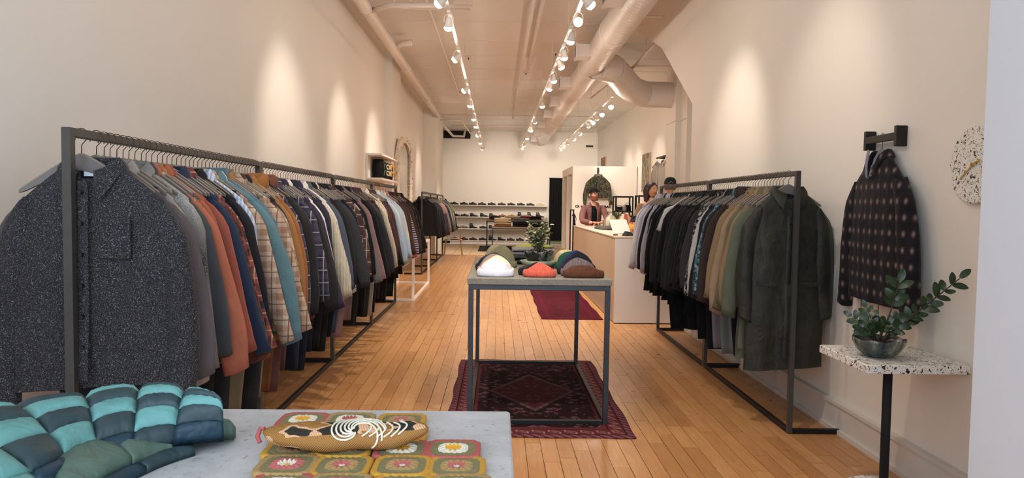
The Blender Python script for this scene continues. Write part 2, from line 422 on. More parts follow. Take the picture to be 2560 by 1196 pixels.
# hanger meshes
def hook_mesh():
    p = [(-.021, 0, -.034)]+[(.0215*math.cos(a), 0, -.015+.0215*math.sin(a)) for a in [math.radians(200-22*i) for i in range(11)]]+[(.016, 0, -.034), (.001, 0, -.05), (0, 0, -.08)]
    return MB().tube(p, .0016, 5).mesh('hook', smooth=True)
def arm_mesh():
    mb = MB(); rings = []
    for i in range(25):
        x = -.205+.41*i/24; a = abs(x)/.205
        zt = -.078-.128*a**1.2; hgt = .045*(1-a)+.016
        if a > .93: hgt *= .8
        y = -.012*a*a
        rings.append([(x, y-.006, zt-.003), (x, y+.006, zt-.003), (x, y+.006, zt-hgt), (x, y-.006, zt-hgt)])
    return mb.rings(rings).mesh('hanger_arm')
def edge_mesh():
    mb = MB(); rings = []
    for i in range(25):
        x = -.203+.406*i/24; a = abs(x)/.205; zt = -.078-.128*a**1.2; y = -.012*a*a
        rings.append([(x, y-.0062, zt-.004), (x, y-.0062, zt), (x, y+.0062, zt), (x, y+.0062, zt-.004)])
    return mb.rings(rings).mesh('edge')
HK, HA, HE = hook_mesh(), arm_mesh(), edge_mesh()
HK.materials.append(M_chrome); HA.materials.append(M_hanger); HE.materials.append(M_hedge)
def hanger(x, y, z, rz, label, group):
    r = thing('hanger', label, 'hanger', (x, y, z), rz, group)
    add('hook', HK, r); a = add('arm', HA, r); add('edge_trim', HE, a)
    return r

def sl(v, p): return math.copysign(abs(v)**p, v)
def torso(w=.235, top=-.122, slope=.105, hem=-.72, flare=.03, d=.022, seed=0, nr=36, nz=14, folds=.5, neck=.082, open_front=0, puff=0, uneven=.0):
    r = random.Random(seed); ph = [r.uniform(0, 6.28) for _ in range(6)]; kx = r.uniform(28, 44)
    lv = []
    for i in range(6):
        u = i/5; xw = neck+(w-neck)*u; zz = top-slope*u**1.12
        lv.append((xw, zz, d*(.75+.35*u)))
    for i in range(1, nz+1):
        u = i/nz; zz = top-slope-.012+(hem-(top-slope))*u
        ww = w+.006*math.sin(min(1, u*8)*PI/2)+flare*u
        dd = d*(1.1+.25*math.sin(PI*min(1, u*1.1)))
        if puff: dd += puff*abs(math.sin(PI*u*6)); ww += puff*.4*abs(math.sin(PI*u*6))
        lv.append((ww, zz, dd))
    rings = []
    for (ww, zz, dd) in lv:
        t = max(0, min(1, (top-zz)/(top-hem))); ring = []
        for j in range(nr):
            a = 2*PI*j/nr; cx, sy = sl(math.cos(a), .75), sl(math.sin(a), .8)
            x = ww*cx; f = math.sin(kx*x+ph[0]+2*t)*.55+math.sin(kx*.53*x+ph[1])*.6+.3*math.sin(9*zz*3+ph[2]+kx*x*.4)
            y = dd*sy*(1+.2*f*t)+d*folds*t*f*.7*(1-.4*abs(cx))
            x += .006*t*math.sin(11*zz+ph[3])*(1 if cx > 0 else -1)
            nk = max(0, 1-(ww-neck)/.07) if zz > top-slope else 0
            z2 = zz+uneven*t*math.sin(5*x+ph[4])-(.055*max(0, -sy)**1.5*(1-min(1, abs(x)/neck)**2) if nk > 0 else 0)*nk
            ring.append((x, y, z2))
        rings.append(ring)
    mb = MB().rings(rings, cap0=False, cap1=False)
    return mb
def sleeve(sd, length=.62, lean=.12, w=.235, d=.022, r0=.062, r1=.04, seed=0, cuff=True, bendy=0, nz=14, top=-.122, slope=.105, puff=0):
    r = random.Random(seed*7+sd+50); elb = r.uniform(-.012, .04); ph = [r.uniform(0, 6.28) for _ in range(4)]
    x0 = w-.012; z0 = top-slope-.0
    P = [(x0-.035, z0+.012)]
    rings = []; n = 14
    for i in range(nz+1):
        u = i/nz
        ax = x0-.022+.03*min(1, u*5)+lean*1.25*u+elb*math.sin(u*PI)*.8
        az = z0+.012-length*u
        rx = (.004+(r0-.004)*min(1, u*6)**.5)*(1-u)+r1*u*min(1, u*6) if u < .17 else r0+(r1-r0)*u
        rx *= 1+.10*math.sin(9*u+ph[0])*u
        ry = max(d*1.1, rx*.62) if d > .03 else min(rx*.5, d*1.2)
        if puff: k = puff*abs(math.sin(PI*u*7)); rx += k; ry += k
        if cuff and u > .9: rx *= .93; ry *= .93
        tilt = .25*u+.12
        ring = []
        for j in range(n):
            a = 2*PI*j/n; lx = rx*math.cos(a)*(1+.09*math.sin(3*a+ph[1]+5*u)); ly = ry*math.sin(a)*(1+.12*math.sin(2*a+7*u+ph[2]))
            ring.append((sd*(ax+lx), ly+bendy*math.sin(u*2.4), az+lx*tilt+.008*math.sin(14*u+ph[3])*math.sin(a)))
        rings.append(ring if sd > 0 else ring[::-1])
    return MB().rings(rings, cap0=True, cap1=True)
def collar(kind, neck=.082, d=.026, top=-.122):
    mb = MB(); n = 22
    a0, a1 = math.radians(-75), math.radians(255)
    rows = []
    if kind == 'shirt': prof = [(0, -.006, 0), (-.004, .028, 0), (.006, .031, 0), (.026, .004, .05), (.03, -.012, .075)]
    elif kind == 'stand': prof = [(0, -.01, 0), (.002, .02, 0), (.002, .05, 0), (-.004, .05, 0), (-.005, .0, 0)]
    elif kind == 'hood': prof = [(0, -.01, 0), (.012, .02, .0), (.03, .045, .0), (.055, .03, .01), (.06, -.02, .03), (.045, -.06, .05), (.02, -.07, .05)]
    else: prof = [(.004, -.012, 0), (.006, .0, 0), (.0, .012, 0), (-.006, .0, 0)]
    if kind in ('shirt', 'stand'): pass
    else: a0, a1 = 0, 2*PI
    for (dr, dz, tip) in prof:
        row = []
        for i in range(n+1):
            a = a0+(a1-a0)*i/n; fr = max(0, -math.sin(a))
            ca, sa = math.cos(a), math.sin(a)
            x = (neck+dr)*ca; y = (d+dr*.8)*sa
            z = top+dz-.052*fr**1.5-tip*.8*fr**3
            if kind == 'shirt': x += (1 if ca > 0 else -1)*tip*.35*fr**3
            row.append((x, y-(.006*fr if tip else 0), z))
        rows.append(row)
    return mb.rings(rows, closed=False, cap0=False, cap1=False)
def trousers(seed=0, L_=1.15, w0=.19, w1=.13, d=.018, top=-.19):
    r = random.Random(seed); mb = MB(); ph = r.uniform(0, 6)
    rings = []
    for i in range(16):
        u = i/15; z = top-L_*u; w = w0+(.205-w0)*min(1, u*4) if u < .25 else .205+(w1-.205)*(u-.25)/.75
        ring = []
        for j in range(24):
            a = 2*PI*j/24; cx, sy = sl(math.cos(a), .8), sl(math.sin(a), .7)
            y = d*sy*(1+.2*math.sin(5*u+cx*3+ph))+.008*u*math.sin(cx*9+ph)
            if u > .35: y *= .55+.45*min(1, abs(cx)*2.4)
            ring.append((w*cx+.01*math.sin(4*u+ph), y, z))
        rings.append(ring)
    mb.rings(rings); return mb
def skirt(seed=0, L_=.75, w0=.15, w1=.22, top=-.4):
    r = random.Random(seed); mb = MB(); ph = r.uniform(0, 6); rings = []
    for i in range(12):
        u = i/11; ring = []
        for j in range(40):
            a = 2*PI*j/40; cx, sy = sl(math.cos(a), .9), sl(math.sin(a), .7)
            w = w0+(w1-w0)*u
            ring.append((w*cx, (.014+.006*u)*sy+.007*u*math.sin(cx*26+ph), top-L_*u))
        rings.append(ring)
    mb.rings(rings); return mb
V = {}
def shirt_meshes(key):
    """variants of a garment: dict of part meshes, shared by all copies"""
    if key in V: return V[key]
    kind, i = key; r = random.Random(hash((kind, 3))*0+i*13+len(kind))
    o = {}
    P = dict(shirt=dict(hem=-.80, len=.66, lean=.11, d=.018, r0=.050, r1=.038, col='shirt'),
             wide=dict(hem=-.82, len=.70, lean=.13, d=.02, r0=.060, r1=.055, col='shirt'),
             tee=dict(hem=-.72, len=.24, lean=.07, d=.014, r0=.058, r1=.07, col='crew'),
             sweater=dict(hem=-.70, len=.64, lean=.10, d=.023, r0=.054, r1=.042, col='crew'),
             hoodie=dict(hem=-.74, len=.66, lean=.11, d=.028, r0=.058, r1=.052, col='hood'),
             jacket=dict(hem=-.76, len=.66, lean=.12, d=.028, r0=.060, r1=.055, col='shirt'),
             puffer=dict(hem=-.74, len=.66, lean=.15, d=.03, r0=.064, r1=.058, col='stand'),
             coat=dict(hem=-1.18, len=.70, lean=.09, d=.027, r0=.072, r1=.055, col='shirt'),
             vest=dict(hem=-.70, len=0, lean=0, d=.026, r0=0, r1=0, col='stand'))[kind]
    hem = P['hem']+r.uniform(-.07, .05); ln = P['len']*r.uniform(.93, 1.1); lean = P['lean']*r.uniform(.6, 1.6)
    ww = .235+r.uniform(-.01, .012)
    o['body'] = torso(w=ww, hem=hem, d=P['d']*.85, seed=i, flare=r.uniform(.005, .04), folds=.5, puff=.008 if kind in ('puffer', 'vest') else 0).mesh('body', smooth=True)
    if ln:
        for sd, nm in ((1, 'R'), (-1, 'L')):
            o[nm] = sleeve(sd, ln, lean, ww, P['d'], P['r0'], P['r1'], i, bendy=r.uniform(-.012, .0), puff=.008 if kind == 'puffer' else 0).mesh('sleeve', smooth=True)
            o['l'+nm] = sleeve(sd, ln, min(lean, .09), ww, P['d'], P['r0']*.9, P['r1'], i, bendy=r.uniform(-.012, .0)).mesh('sleeve', smooth=True)
    o['collar'] = collar(P['col']).mesh('collar', smooth=True)
    V[key] = o; return o
def garment(name, kind, i, mat, x, y, z, rz, label, cat, group, low='', sx=1):
    r = thing(name, label, cat, (x, y, z), rz, group)
    if kind in ('trousers', 'skirt'):
        key = (kind, i)
        if key not in V: V[key] = {'m': (trousers(i, 1.1+.04*(i % 4)) if kind == 'trousers' else skirt(i)).mesh(kind, smooth=True)}
        add('legs' if kind == 'trousers' else 'skirt_panel', V[key]['m'], r, mat)
        wk = ('wb', kind)
        if wk not in V:
            t = -.19 if kind == 'trousers' else -.4
            V[wk] = MB().rings([[(.19*sl(math.cos(a), .8)*(1 if kind == 'trousers' else .8), .0195*sl(math.sin(a), .7), zz) for a in [2*PI*j/20 for j in range(20)]] for zz in (t-.035, t+.004)], cap0=False, cap1=True).mesh('waistband')
        add('waistband', V[wk], r, mat)
        return r
    o = shirt_meshes((kind, i))
    add('body', o['body'], r, mat)
    if 'R' in o:
        add('sleeve', o[low+'R'] if low != 'r' else o['R'], r, mat); add('sleeve', o['lL' if low else 'L'], r, mat)
    add('collar', o['collar'], r, mat)
    if sx != 1: r.scale = (sx, 1, 1)
    return r

NUM = '1st 2nd 3rd'.split()
def nth(n): return f'{n}{"th" if 10 <= n % 100 <= 20 else {1: "st", 2: "nd", 3: "rd"}.get(n % 10, "th")}'
F = fabric
# (object name, builder kind, colour words, category, material)
G = dict(
 taupe=('overshirt', 'wide', 'grey taupe overshirt', 'shirt', F('plain', '6b5f60')),
 oat=('shirt', 'shirt', 'heathered oat shirt', 'shirt', F('heather', '9b8f86', 'c5b9ad')),
 fleck=('shirt', 'shirt', 'black and white flecked shirt', 'shirt', F('ombre', '3c3a3b', 'c0bcb4')),
 slate=('shirt', 'shirt', 'slate grey shirt', 'shirt', F('plain', '4a4d52')),
 salmon=('jacket', 'jacket', 'salmon orange work jacket', 'jacket', F('plain', 'c0694a')),
 rust=('overshirt', 'wide', 'faded rust overshirt', 'shirt', F('plain', 'a4533f')),
 copper=('shirt', 'shirt', 'copper orange shirt', 'shirt', F('plain', 'b5603f')),
 brocade=('shirt', 'wide', 'rust brown textured shirt', 'shirt', F('print', '6e3527', '8f4a33', '52261e', s=1.6)),
 redplaid=('shirt', 'shirt', 'red and navy plaid shirt', 'shirt', F('plaid', '9c4a3e', '262a3c', 'c9a58a')),
 orangeprint=('shirt', 'shirt', 'orange floral print shirt', 'shirt', F('print', 'b4713a', '5a4436', 'd6a25c', 'a8d0d0')),
 navy=('shirt', 'shirt', 'navy blue cotton shirt', 'shirt', F('plain', '26354f')),
 indigo=('shirt', 'wide', 'indigo denim shirt', 'shirt', F('heather', '2e486b', '3f5c83')),
 bluestripe=('shirt', 'shirt', 'pale blue striped shirt', 'shirt', F('stripe', '9fb6da', 'cfd8e8')),
 teal=('jacket', 'wide', 'dusty teal suede jacket', 'jacket', F('plain', '5b8088')),
 quilt=('jacket', 'puffer', 'blue quilted jacket', 'jacket', F('plain', '4f7388')),
 khakivest=('vest', 'vest', 'khaki padded vest', 'vest', F('plain', '857458')),
 tan=('jacket', 'jacket', 'tan canvas jacket', 'jacket', F('plain', 'a06b35')),
 ombre=('shirt', 'wide', 'brown and white shadow plaid flannel', 'shirt', F('plaid', '4b3327', 'c9b79f', '8d6a50', s=.5)),
 beigeplaid=('shirt', 'shirt', 'beige and red checked shirt', 'shirt', F('plaid', 'c9b39a', 'a37b62', '7a3a34')),
 black=('jacket', 'jacket', 'black work jacket', 'jacket', F('plain', '232122')),
 blk2=('shirt', 'shirt', 'black shirt', 'shirt', F('plain', '1d1c20')),
 mustard=('jacket', 'hoodie', 'mustard brown hooded jacket', 'jacket', F('plain', '995f22')),
 rusthood=('hoodie', 'hoodie', 'rust brown hoodie', 'hoodie', F('plain', '6f3e2c')),
 navyplaid=('shirt', 'shirt', 'navy and white plaid shirt', 'shirt', F('plaid', '2a2a3c', '43405a', 'b0a8b0')),
 purple=('shirt', 'shirt', 'dark purple shirt', 'shirt', F('plain', '35264a')),
 white=('shirt', 'shirt', 'white cotton shirt', 'shirt', F('plain', 'ddd8cf')),
 cream=('sweater', 'sweater', 'cream knit sweater', 'sweater', F('rib', 'd5c9b0')),
 bluegrey=('shirt', 'shirt', 'blue grey shirt', 'shirt', F('heather', '3e475a', '565f72')),
 charcoal=('sweater', 'sweater', 'charcoal sweater', 'sweater', F('heather', '2c2c30', '424247')),
 midnight=('jacket', 'jacket', 'midnight blue jacket', 'jacket', F('plain', '1d2130')),
 brownplaid=('shirt', 'shirt', 'brown plaid shirt with white lines', 'shirt', F('plaid', '6b4234', '45302c', 'd8c8b8', s=.8)),
 pink=('sweater', 'sweater', 'dusty pink sweater', 'sweater', F('fleece', 'b98a8d')),
 blockgrey=('sweater', 'sweater', 'grey and black blocked sweater', 'sweater', F('hstripe', '1c1c20', '6b6b6e', '1c1c20', 'b5b0ab', s=.3)),
 burgundy=('shirt', 'shirt', 'burgundy shirt', 'shirt', F('plain', '4e1f28')),
 olive=('jacket', 'jacket', 'olive green jacket', 'jacket', F('plain', '464126')),
 bone=('shirt', 'shirt', 'bone white shirt', 'shirt', F('plain', 'cfc2ab')),
 brown=('jacket', 'jacket', 'dark brown jacket', 'jacket', F('plain', '412a25')),
 denim=('jacket', 'jacket', 'light blue denim jacket', 'jacket', F('heather', '8ba3bb', 'a5b8ca')),
 floral=('shirt', 'shirt', 'red and white floral shirt', 'shirt', F('print', 'c04648', 'e0c5b8', 'd06a64', s=1.4)),
 stripes=('sweater', 'sweater', 'pink and blue wavy striped sweater', 'sweater', F('hstripe', '1d1c22', '9aa8c8', '2a1f24', 'c79aa6', s=1.1)),
 forest=('jacket', 'jacket', 'dark green waxed jacket', 'jacket', F('plain', '26271f')),
 orangefl=('shirt', 'shirt', 'black shirt with orange flowers', 'shirt', F('print', '201a1a', '2b2020', 'b5622c', s=1.2)),
 mint=('tee', 'tee', 'mint green tee', 'tee', F('plain', 'a9c7a4')),
 greymarl=('sweater', 'sweater', 'grey marl sweater', 'sweater', F('heather', '6e6c6c', '8b8988')),
 plum=('sweater', 'sweater', 'plum sweater', 'sweater', F('plain', '3d222b')),
 rose=('tee', 'tee', 'washed rose tee', 'tee', F('plain', 'b08781')),
 # right-hand rails
 sage=('coat', 'coat', 'dusty sage long coat', 'coat', F('plain', '646a58')),
 khakij=('jacket', 'jacket', 'khaki chore jacket', 'jacket', F('plain', '7d6c4a')),
 camel=('jacket', 'jacket', 'camel corduroy jacket', 'jacket', F('cord', '9c7f57')),
 sand=('shirt', 'wide', 'sand coloured overshirt', 'shirt', F('plain', 'a88a6c')),
 houndst=('shirt', 'wide', 'brown and cream checked overshirt', 'shirt', F('plaid', 'b59c7c', '5b4336', '3a2a24', s=3)),
 cocoa=('jacket', 'hoodie', 'cocoa brown bomber jacket', 'jacket', F('plain', '3e302b')),
 bomber=('jacket', 'jacket', 'charcoal brown bomber jacket', 'jacket', F('plain', '312b2c')),
 tealpr=('shirt', 'shirt', 'teal patterned shirt', 'shirt', F('print', '4e7c88', '1f3c4b', '9fc0c2', s=1.6)),
 bwprint=('shirt', 'shirt', 'black and white printed shirt', 'shirt', F('print', '25242a', 'cfccc4', '7a7874', s=1.6)),
 pewter=('jacket', 'jacket', 'pewter grey jacket', 'jacket', F('plain', '3f3b3b')),
 blackleaf=('shirt', 'shirt', 'black shirt with raised leaf pattern', 'shirt', F('print', '1f1f20', '33332f', '161617', s=2)),
 ink=('jacket', 'jacket', 'ink black jacket', 'jacket', F('plain', '18181b')),
 gunmetal=('shirt', 'wide', 'gunmetal grey overshirt', 'shirt', F('plain', '2b2e2f')),
 whitetee=('tee', 'tee', 'white tee', 'tee', F('plain', 'e2dfdb')),
 blacktee=('tee', 'tee', 'black tee', 'tee', F('plain', '17161a')),
 oxford=('shirt', 'shirt', 'pale blue oxford shirt', 'shirt', F('plain', 'b5b9cc')),
 lilac=('shirt', 'shirt', 'pale lilac shirt', 'shirt', F('plain', 'bab4c2')),
 paper=('shirt', 'shirt', 'crisp white dress shirt', 'shirt', F('plain', 'cfcdd3')),
)
TR = dict(
 t_rust=('trousers', 'trousers', 'rust orange trousers', 'trousers', F('plain', 'a14f35')),
 t_black=('trousers', 'trousers', 'black trousers', 'trousers', F('plain', '19191d')),
 t_char=('trousers', 'trousers', 'charcoal jeans', 'trousers', F('plain', '2a2b2d')),
 t_khaki=('trousers', 'trousers', 'khaki cotton trousers', 'trousers', F('plain', '9a8a6a')),
 t_stone=('trousers', 'trousers', 'stone grey trousers', 'trousers', F('plain', '94897a')),
 t_must=('trousers', 'trousers', 'mustard brown trousers', 'trousers', F('plain', '8d5420')),
 t_plum=('trousers', 'trousers', 'dusty plum trousers', 'trousers', F('plain', '69443f')),
 t_navy=('trousers', 'trousers', 'navy trousers', 'trousers', F('plain', '1c2233')),
 t_pin=('trousers', 'trousers', 'navy corduroy trousers', 'trousers', F('cord', '232838')),
 t_blue=('trousers', 'trousers', 'mid blue jeans', 'trousers', F('heather', '3c4a60', '4d5b72')),
 t_pink=('trousers', 'trousers', 'dusty pink corduroy trousers', 'trousers', F('cord', 'b58a88')),
 t_green=('trousers', 'trousers', 'dark green trousers', 'trousers', F('plain', '2b3024')),
 t_lilac=('trousers', 'trousers', 'pale lilac trousers', 'trousers', F('plain', '9c9298')),
 t_cream=('trousers', 'trousers', 'cream trousers', 'trousers', F('plain', 'cbbfa9')),
 t_sage=('trousers', 'trousers', 'faded sage jeans', 'trousers', F('plain', '87908c')),
 s_black=('skirt', 'skirt', 'black pleated skirt', 'skirt', F('plain', '131317')),
)
ALL = dict(G); ALL.update(TR)
def fill(x, y0, y1, seq, where, group, side, zr=RH, jx=.0):
    n = len(seq); step = (y1-y0)/n
    for k, g in enumerate(seq):
        name, kind, desc, cat, mat = ALL[g]
        y = y0+step*(k+.5)+R.uniform(-.004, .004); rz = R.uniform(-.05, .02)*side+R.uniform(-.03, .03)
        hanger(x, y, zr, rz, f'grey hanger holding the {desc}, {nth(k+1)} on the {where}', 'grey hangers on the '+group)
        lab = f'{desc}, {nth(k+1)} from the camera on the {where}'
        low = ('' if side < 0 else 'l')
        garment(name, kind, (k*5+len(g)) % 7, mat, x+R.uniform(-.012, .012), y, zr, rz, lab, cat, 'clothes on the '+group, low)
S = str.split
seq1 = S('taupe t_char oat t_stone fleck slate salmon orangeprint copper rust t_rust navy brocade redplaid t_black blk2 indigo bluestripe t_char beigeplaid teal white quilt tan t_khaki khakivest beigeplaid ombre t_char black tan t_stone mustard navyplaid t_must black rusthood t_plum')
seq2 = S('navyplaid t_plum black purple t_navy white midnight t_navy purple cream white t_pin bluegrey charcoal t_black blk2 white black t_black charcoal midnight t_black blk2 navyplaid t_blue brownplaid blockgrey pink t_pink blk2 greymarl black')
seq3 = S('pink t_pink blk2 blockgrey t_green charcoal burgundy blk2 t_black burgundy olive t_green cream t_lilac bone brown t_cream burgundy blk2 t_navy brown navy t_char denim bone denim')
seq4 = S('denim floral t_black bone brown floral s_black brown stripes t_black blk2 brown s_black orangefl forest black forest orangefl black midnight black blk2')
for k, (sq, nm) in enumerate(((seq1, 'nearest left rail'), (seq2, 'second left rail'), (seq3, 'third left rail'), (seq4, 'fourth left rail'))):
    a = 2.467+1.975*k
    fill(LX, a+(.165 if k == 0 else .045), a+1.975-.05, sq, nm, 'left rails', -1)
seqR1 = S('sage camel sage khakij sand camel t_cream houndst t_navy cocoa t_sage bomber tealpr t_sage bomber midnight white t_lilac bwprint pewter t_black blackleaf ink blackleaf t_black gunmetal ink s_black gunmetal')
seqR2 = S('gunmetal t_black blk2 ink whitetee blk2 s_black gunmetal black t_black ink s_black blk2 oxford blk2 lilac s_black paper blk2 oxford s_black lilac paper s_black oxford paper')
fill(RX, 4.472+.22, 4.472+1.9-.05, seqR1, 'nearest right rail', 'right rails', 1)
fill(RX, 6.372+.045, 6.372+1.9-.12, seqR2, 'rear right rail', 'right rails', 1)
seqB = [S('blk2 black midnight black plum black brown charcoal rose plum black burgundy'), S('rose brown plum greymarl black charcoal cream bone greymarl charcoal'), S('white blk2 greymarl bone mint white black blk2')]
for k in range(3):
    a = 14.5+1.85*k
    fill(-1.49, a+.1, a+1.75, seqB[k], ['front', 'middle', 'rear'][k]+' far left rail', 'far left rails', -1)

# front garment of the nearest left rail: charcoal flecked shirt, seen full face
def big_shirt():
    y = 2.575; x = LX-.01
    hanger(x, y+.002, RH, 0, 'grey hanger holding the charcoal flecked shirt, first on the nearest left rail', 'grey hangers on the left rails')
    r = thing('shirt', 'charcoal flecked button shirt at the very front of the nearest left rail', 'shirt', (x+.038, y, RH), 0, 'clothes on the left rails')
    m = F('speckle', '2b2a2f', 'a09c9c')
    torso(w=.245, top=-.118, slope=.125, hem=-.885, flare=.05, d=.034, seed=4, nr=96, nz=40, folds=.6, neck=.084, uneven=.02).build('body', m, r, True)
    for sd in (1, -1): sleeve(sd, .72,   .05, .245, .036, .056, .044, 11, nz=40, slope=.125, top=-.118).build('sleeve', m, r, True)
    collar('shirt', .086, .038).build('collar', m, r, True)
    # placket and buttons follow the front
    mb = MB(); rows = []
    for i in range(24):
        z = -.175-.68*i/23; yy = -.066-.006*math.sin(i*.35)*i/23-.010*i/23
        rows.append([(-.017, yy+.004, z), (-.015, yy, z), (.015, yy, z), (.017, yy+.004, z)])
    mb.rings(rows, closed=False, cap0=False, cap1=False).build('placket', m, r, True)
    for i in range(6):
        z = -.215-.105*i; MB().tube([(.0, -.086, z), (.0, -.066, z)], .0065, 10).build('button', M_dark, r)
    tag(MB().box(-.03, .012, -.0, .001, -.158, -.132).build('neck_label', plain('label_white', 'cdd2e0', .7), r), 'white neck label')
    tag(MB().box(.075, .115, -.05, -.049, -.925, -.885).build('swing_tag', plain('label_white', 'cdd2e0', .7), r), 'white paper tag at the hem')
    mb = MB(); mb.bbox(.055, .155, -.062, -.05, -.44, -.30, .004).build('pocket', m, r)
big_shirt()
# front coat of the nearest right rail
def big_coat():
    y = 4.60; x = RX-.01
    hanger(x, y+.004, RH, 0, 'grey hanger holding the long dark olive coat, first on the nearest right rail', 'grey hangers on the right rails')
    r = thing('coat', 'long dark olive waxed coat at the front of the nearest right rail', 'coat', (x, y, RH), 0, 'clothes on the right rails')
    m = F('leather', '23241c', '3a3a2c')
    torso(w=.215, top=-.118, slope=.125, hem=-1.24, flare=.035, d=.034, seed=9, nr=96, nz=40, folds=.8, neck=.086, uneven=.015).build('body', m, r, True)
    for sd in (1, -1): sleeve(sd, .72, .03, .215, .036, .06, .05, 3, nz=36, slope=.115, top=-.118).build('sleeve', m, r, True)
    collar('shirt', .09, .042).build('collar', m, r, True)
    rows = [[(-.024, -.046-.008*math.sin(i*.5), -.28-.9*i/20), (-.022, -.053-.008*math.sin(i*.5), -.28-.9*i/20), (.014, -.053-.008*math.sin(i*.5), -.28-.9*i/20), (.016, -.046-.008*math.sin(i*.5), -.28-.9*i/20)] for i in range(21)]
    MB().rings(rows, closed=False, cap0=False, cap1=False).build('placket', m, r, True)
    for z in (-.235, -.33): MB().tube([(-.005, -.064, z), (-.005, -.058, z)], .005, 8).build('button', M_chrome, r)
    tag(MB().box(-.05, -.008, .0, .001, -.16, -.13).build('neck_label', plain('label_white', 'cdd2e0', .7), r), 'white neck label')
    for sx in (-.14, .12): MB().box(sx-.06, sx+.06, -.058, -.052, -.72, -.69).build('pocket_flap', m, r)
big_coat()

# ------------------------------------------------------------------ concrete-topped display tables
def table(x0, x1, y0, y1, zt, label, mtop, th=.043, tb=.032):
    r = thing('display_table', label, 'table', (x0, y0, 0)); X, Y = x1-x0, y1-y0; i = .008
    MB().bbox(0, X, 0, Y, zt-th, zt, .004).build('tabletop', mtop, r)
    z1 = zt-th; a, b, c, d = i, X-i, i, Y-i
    for px in (a, b-tb):
        for py in (c, d-tb): MB().bbox(px, px+tb, py, py+tb, 0, z1-tb, .002).build('leg', M_steel, r)
    for zz, nm in ((z1-tb, 'top_frame'), (0, 'bottom_frame')):
        for q in ((a, b, c, c+tb), (a, b, d-tb, d), (a, a+tb, c+tb, d-tb), (b-tb, b, c+tb, d-tb)):
            e = .0005
            MB().bbox(q[0]+(tb+e if q[2] in (c, d-tb) and zz == 0 else 0), q[1]-(tb+e if q[2] in (c, d-tb) and zz == 0 else 0), q[2], q[3], zz, zz+tb, .002).build(nm, M_steel if zz else M_steel2, r)
    return r
table(-1.796, .034, .70, 1.622, .939, 'pale concrete-topped table in the foreground, cut off by the photo edge', M_conc)
table(-.184, .730, 4.60, 6.41, .939, 'concrete-topped black steel table with beanies standing on the patterned rug', M_conc2)
table(-.17, 1.62, 22.2, 23.1, .735, 'low concrete-topped table with folded sweaters before the shoe shelves', M_conc3)
table(-.36, 1.45, 23.35, 24.25, .925, 'taller concrete-topped table nested behind the low sweater table', M_conc3)

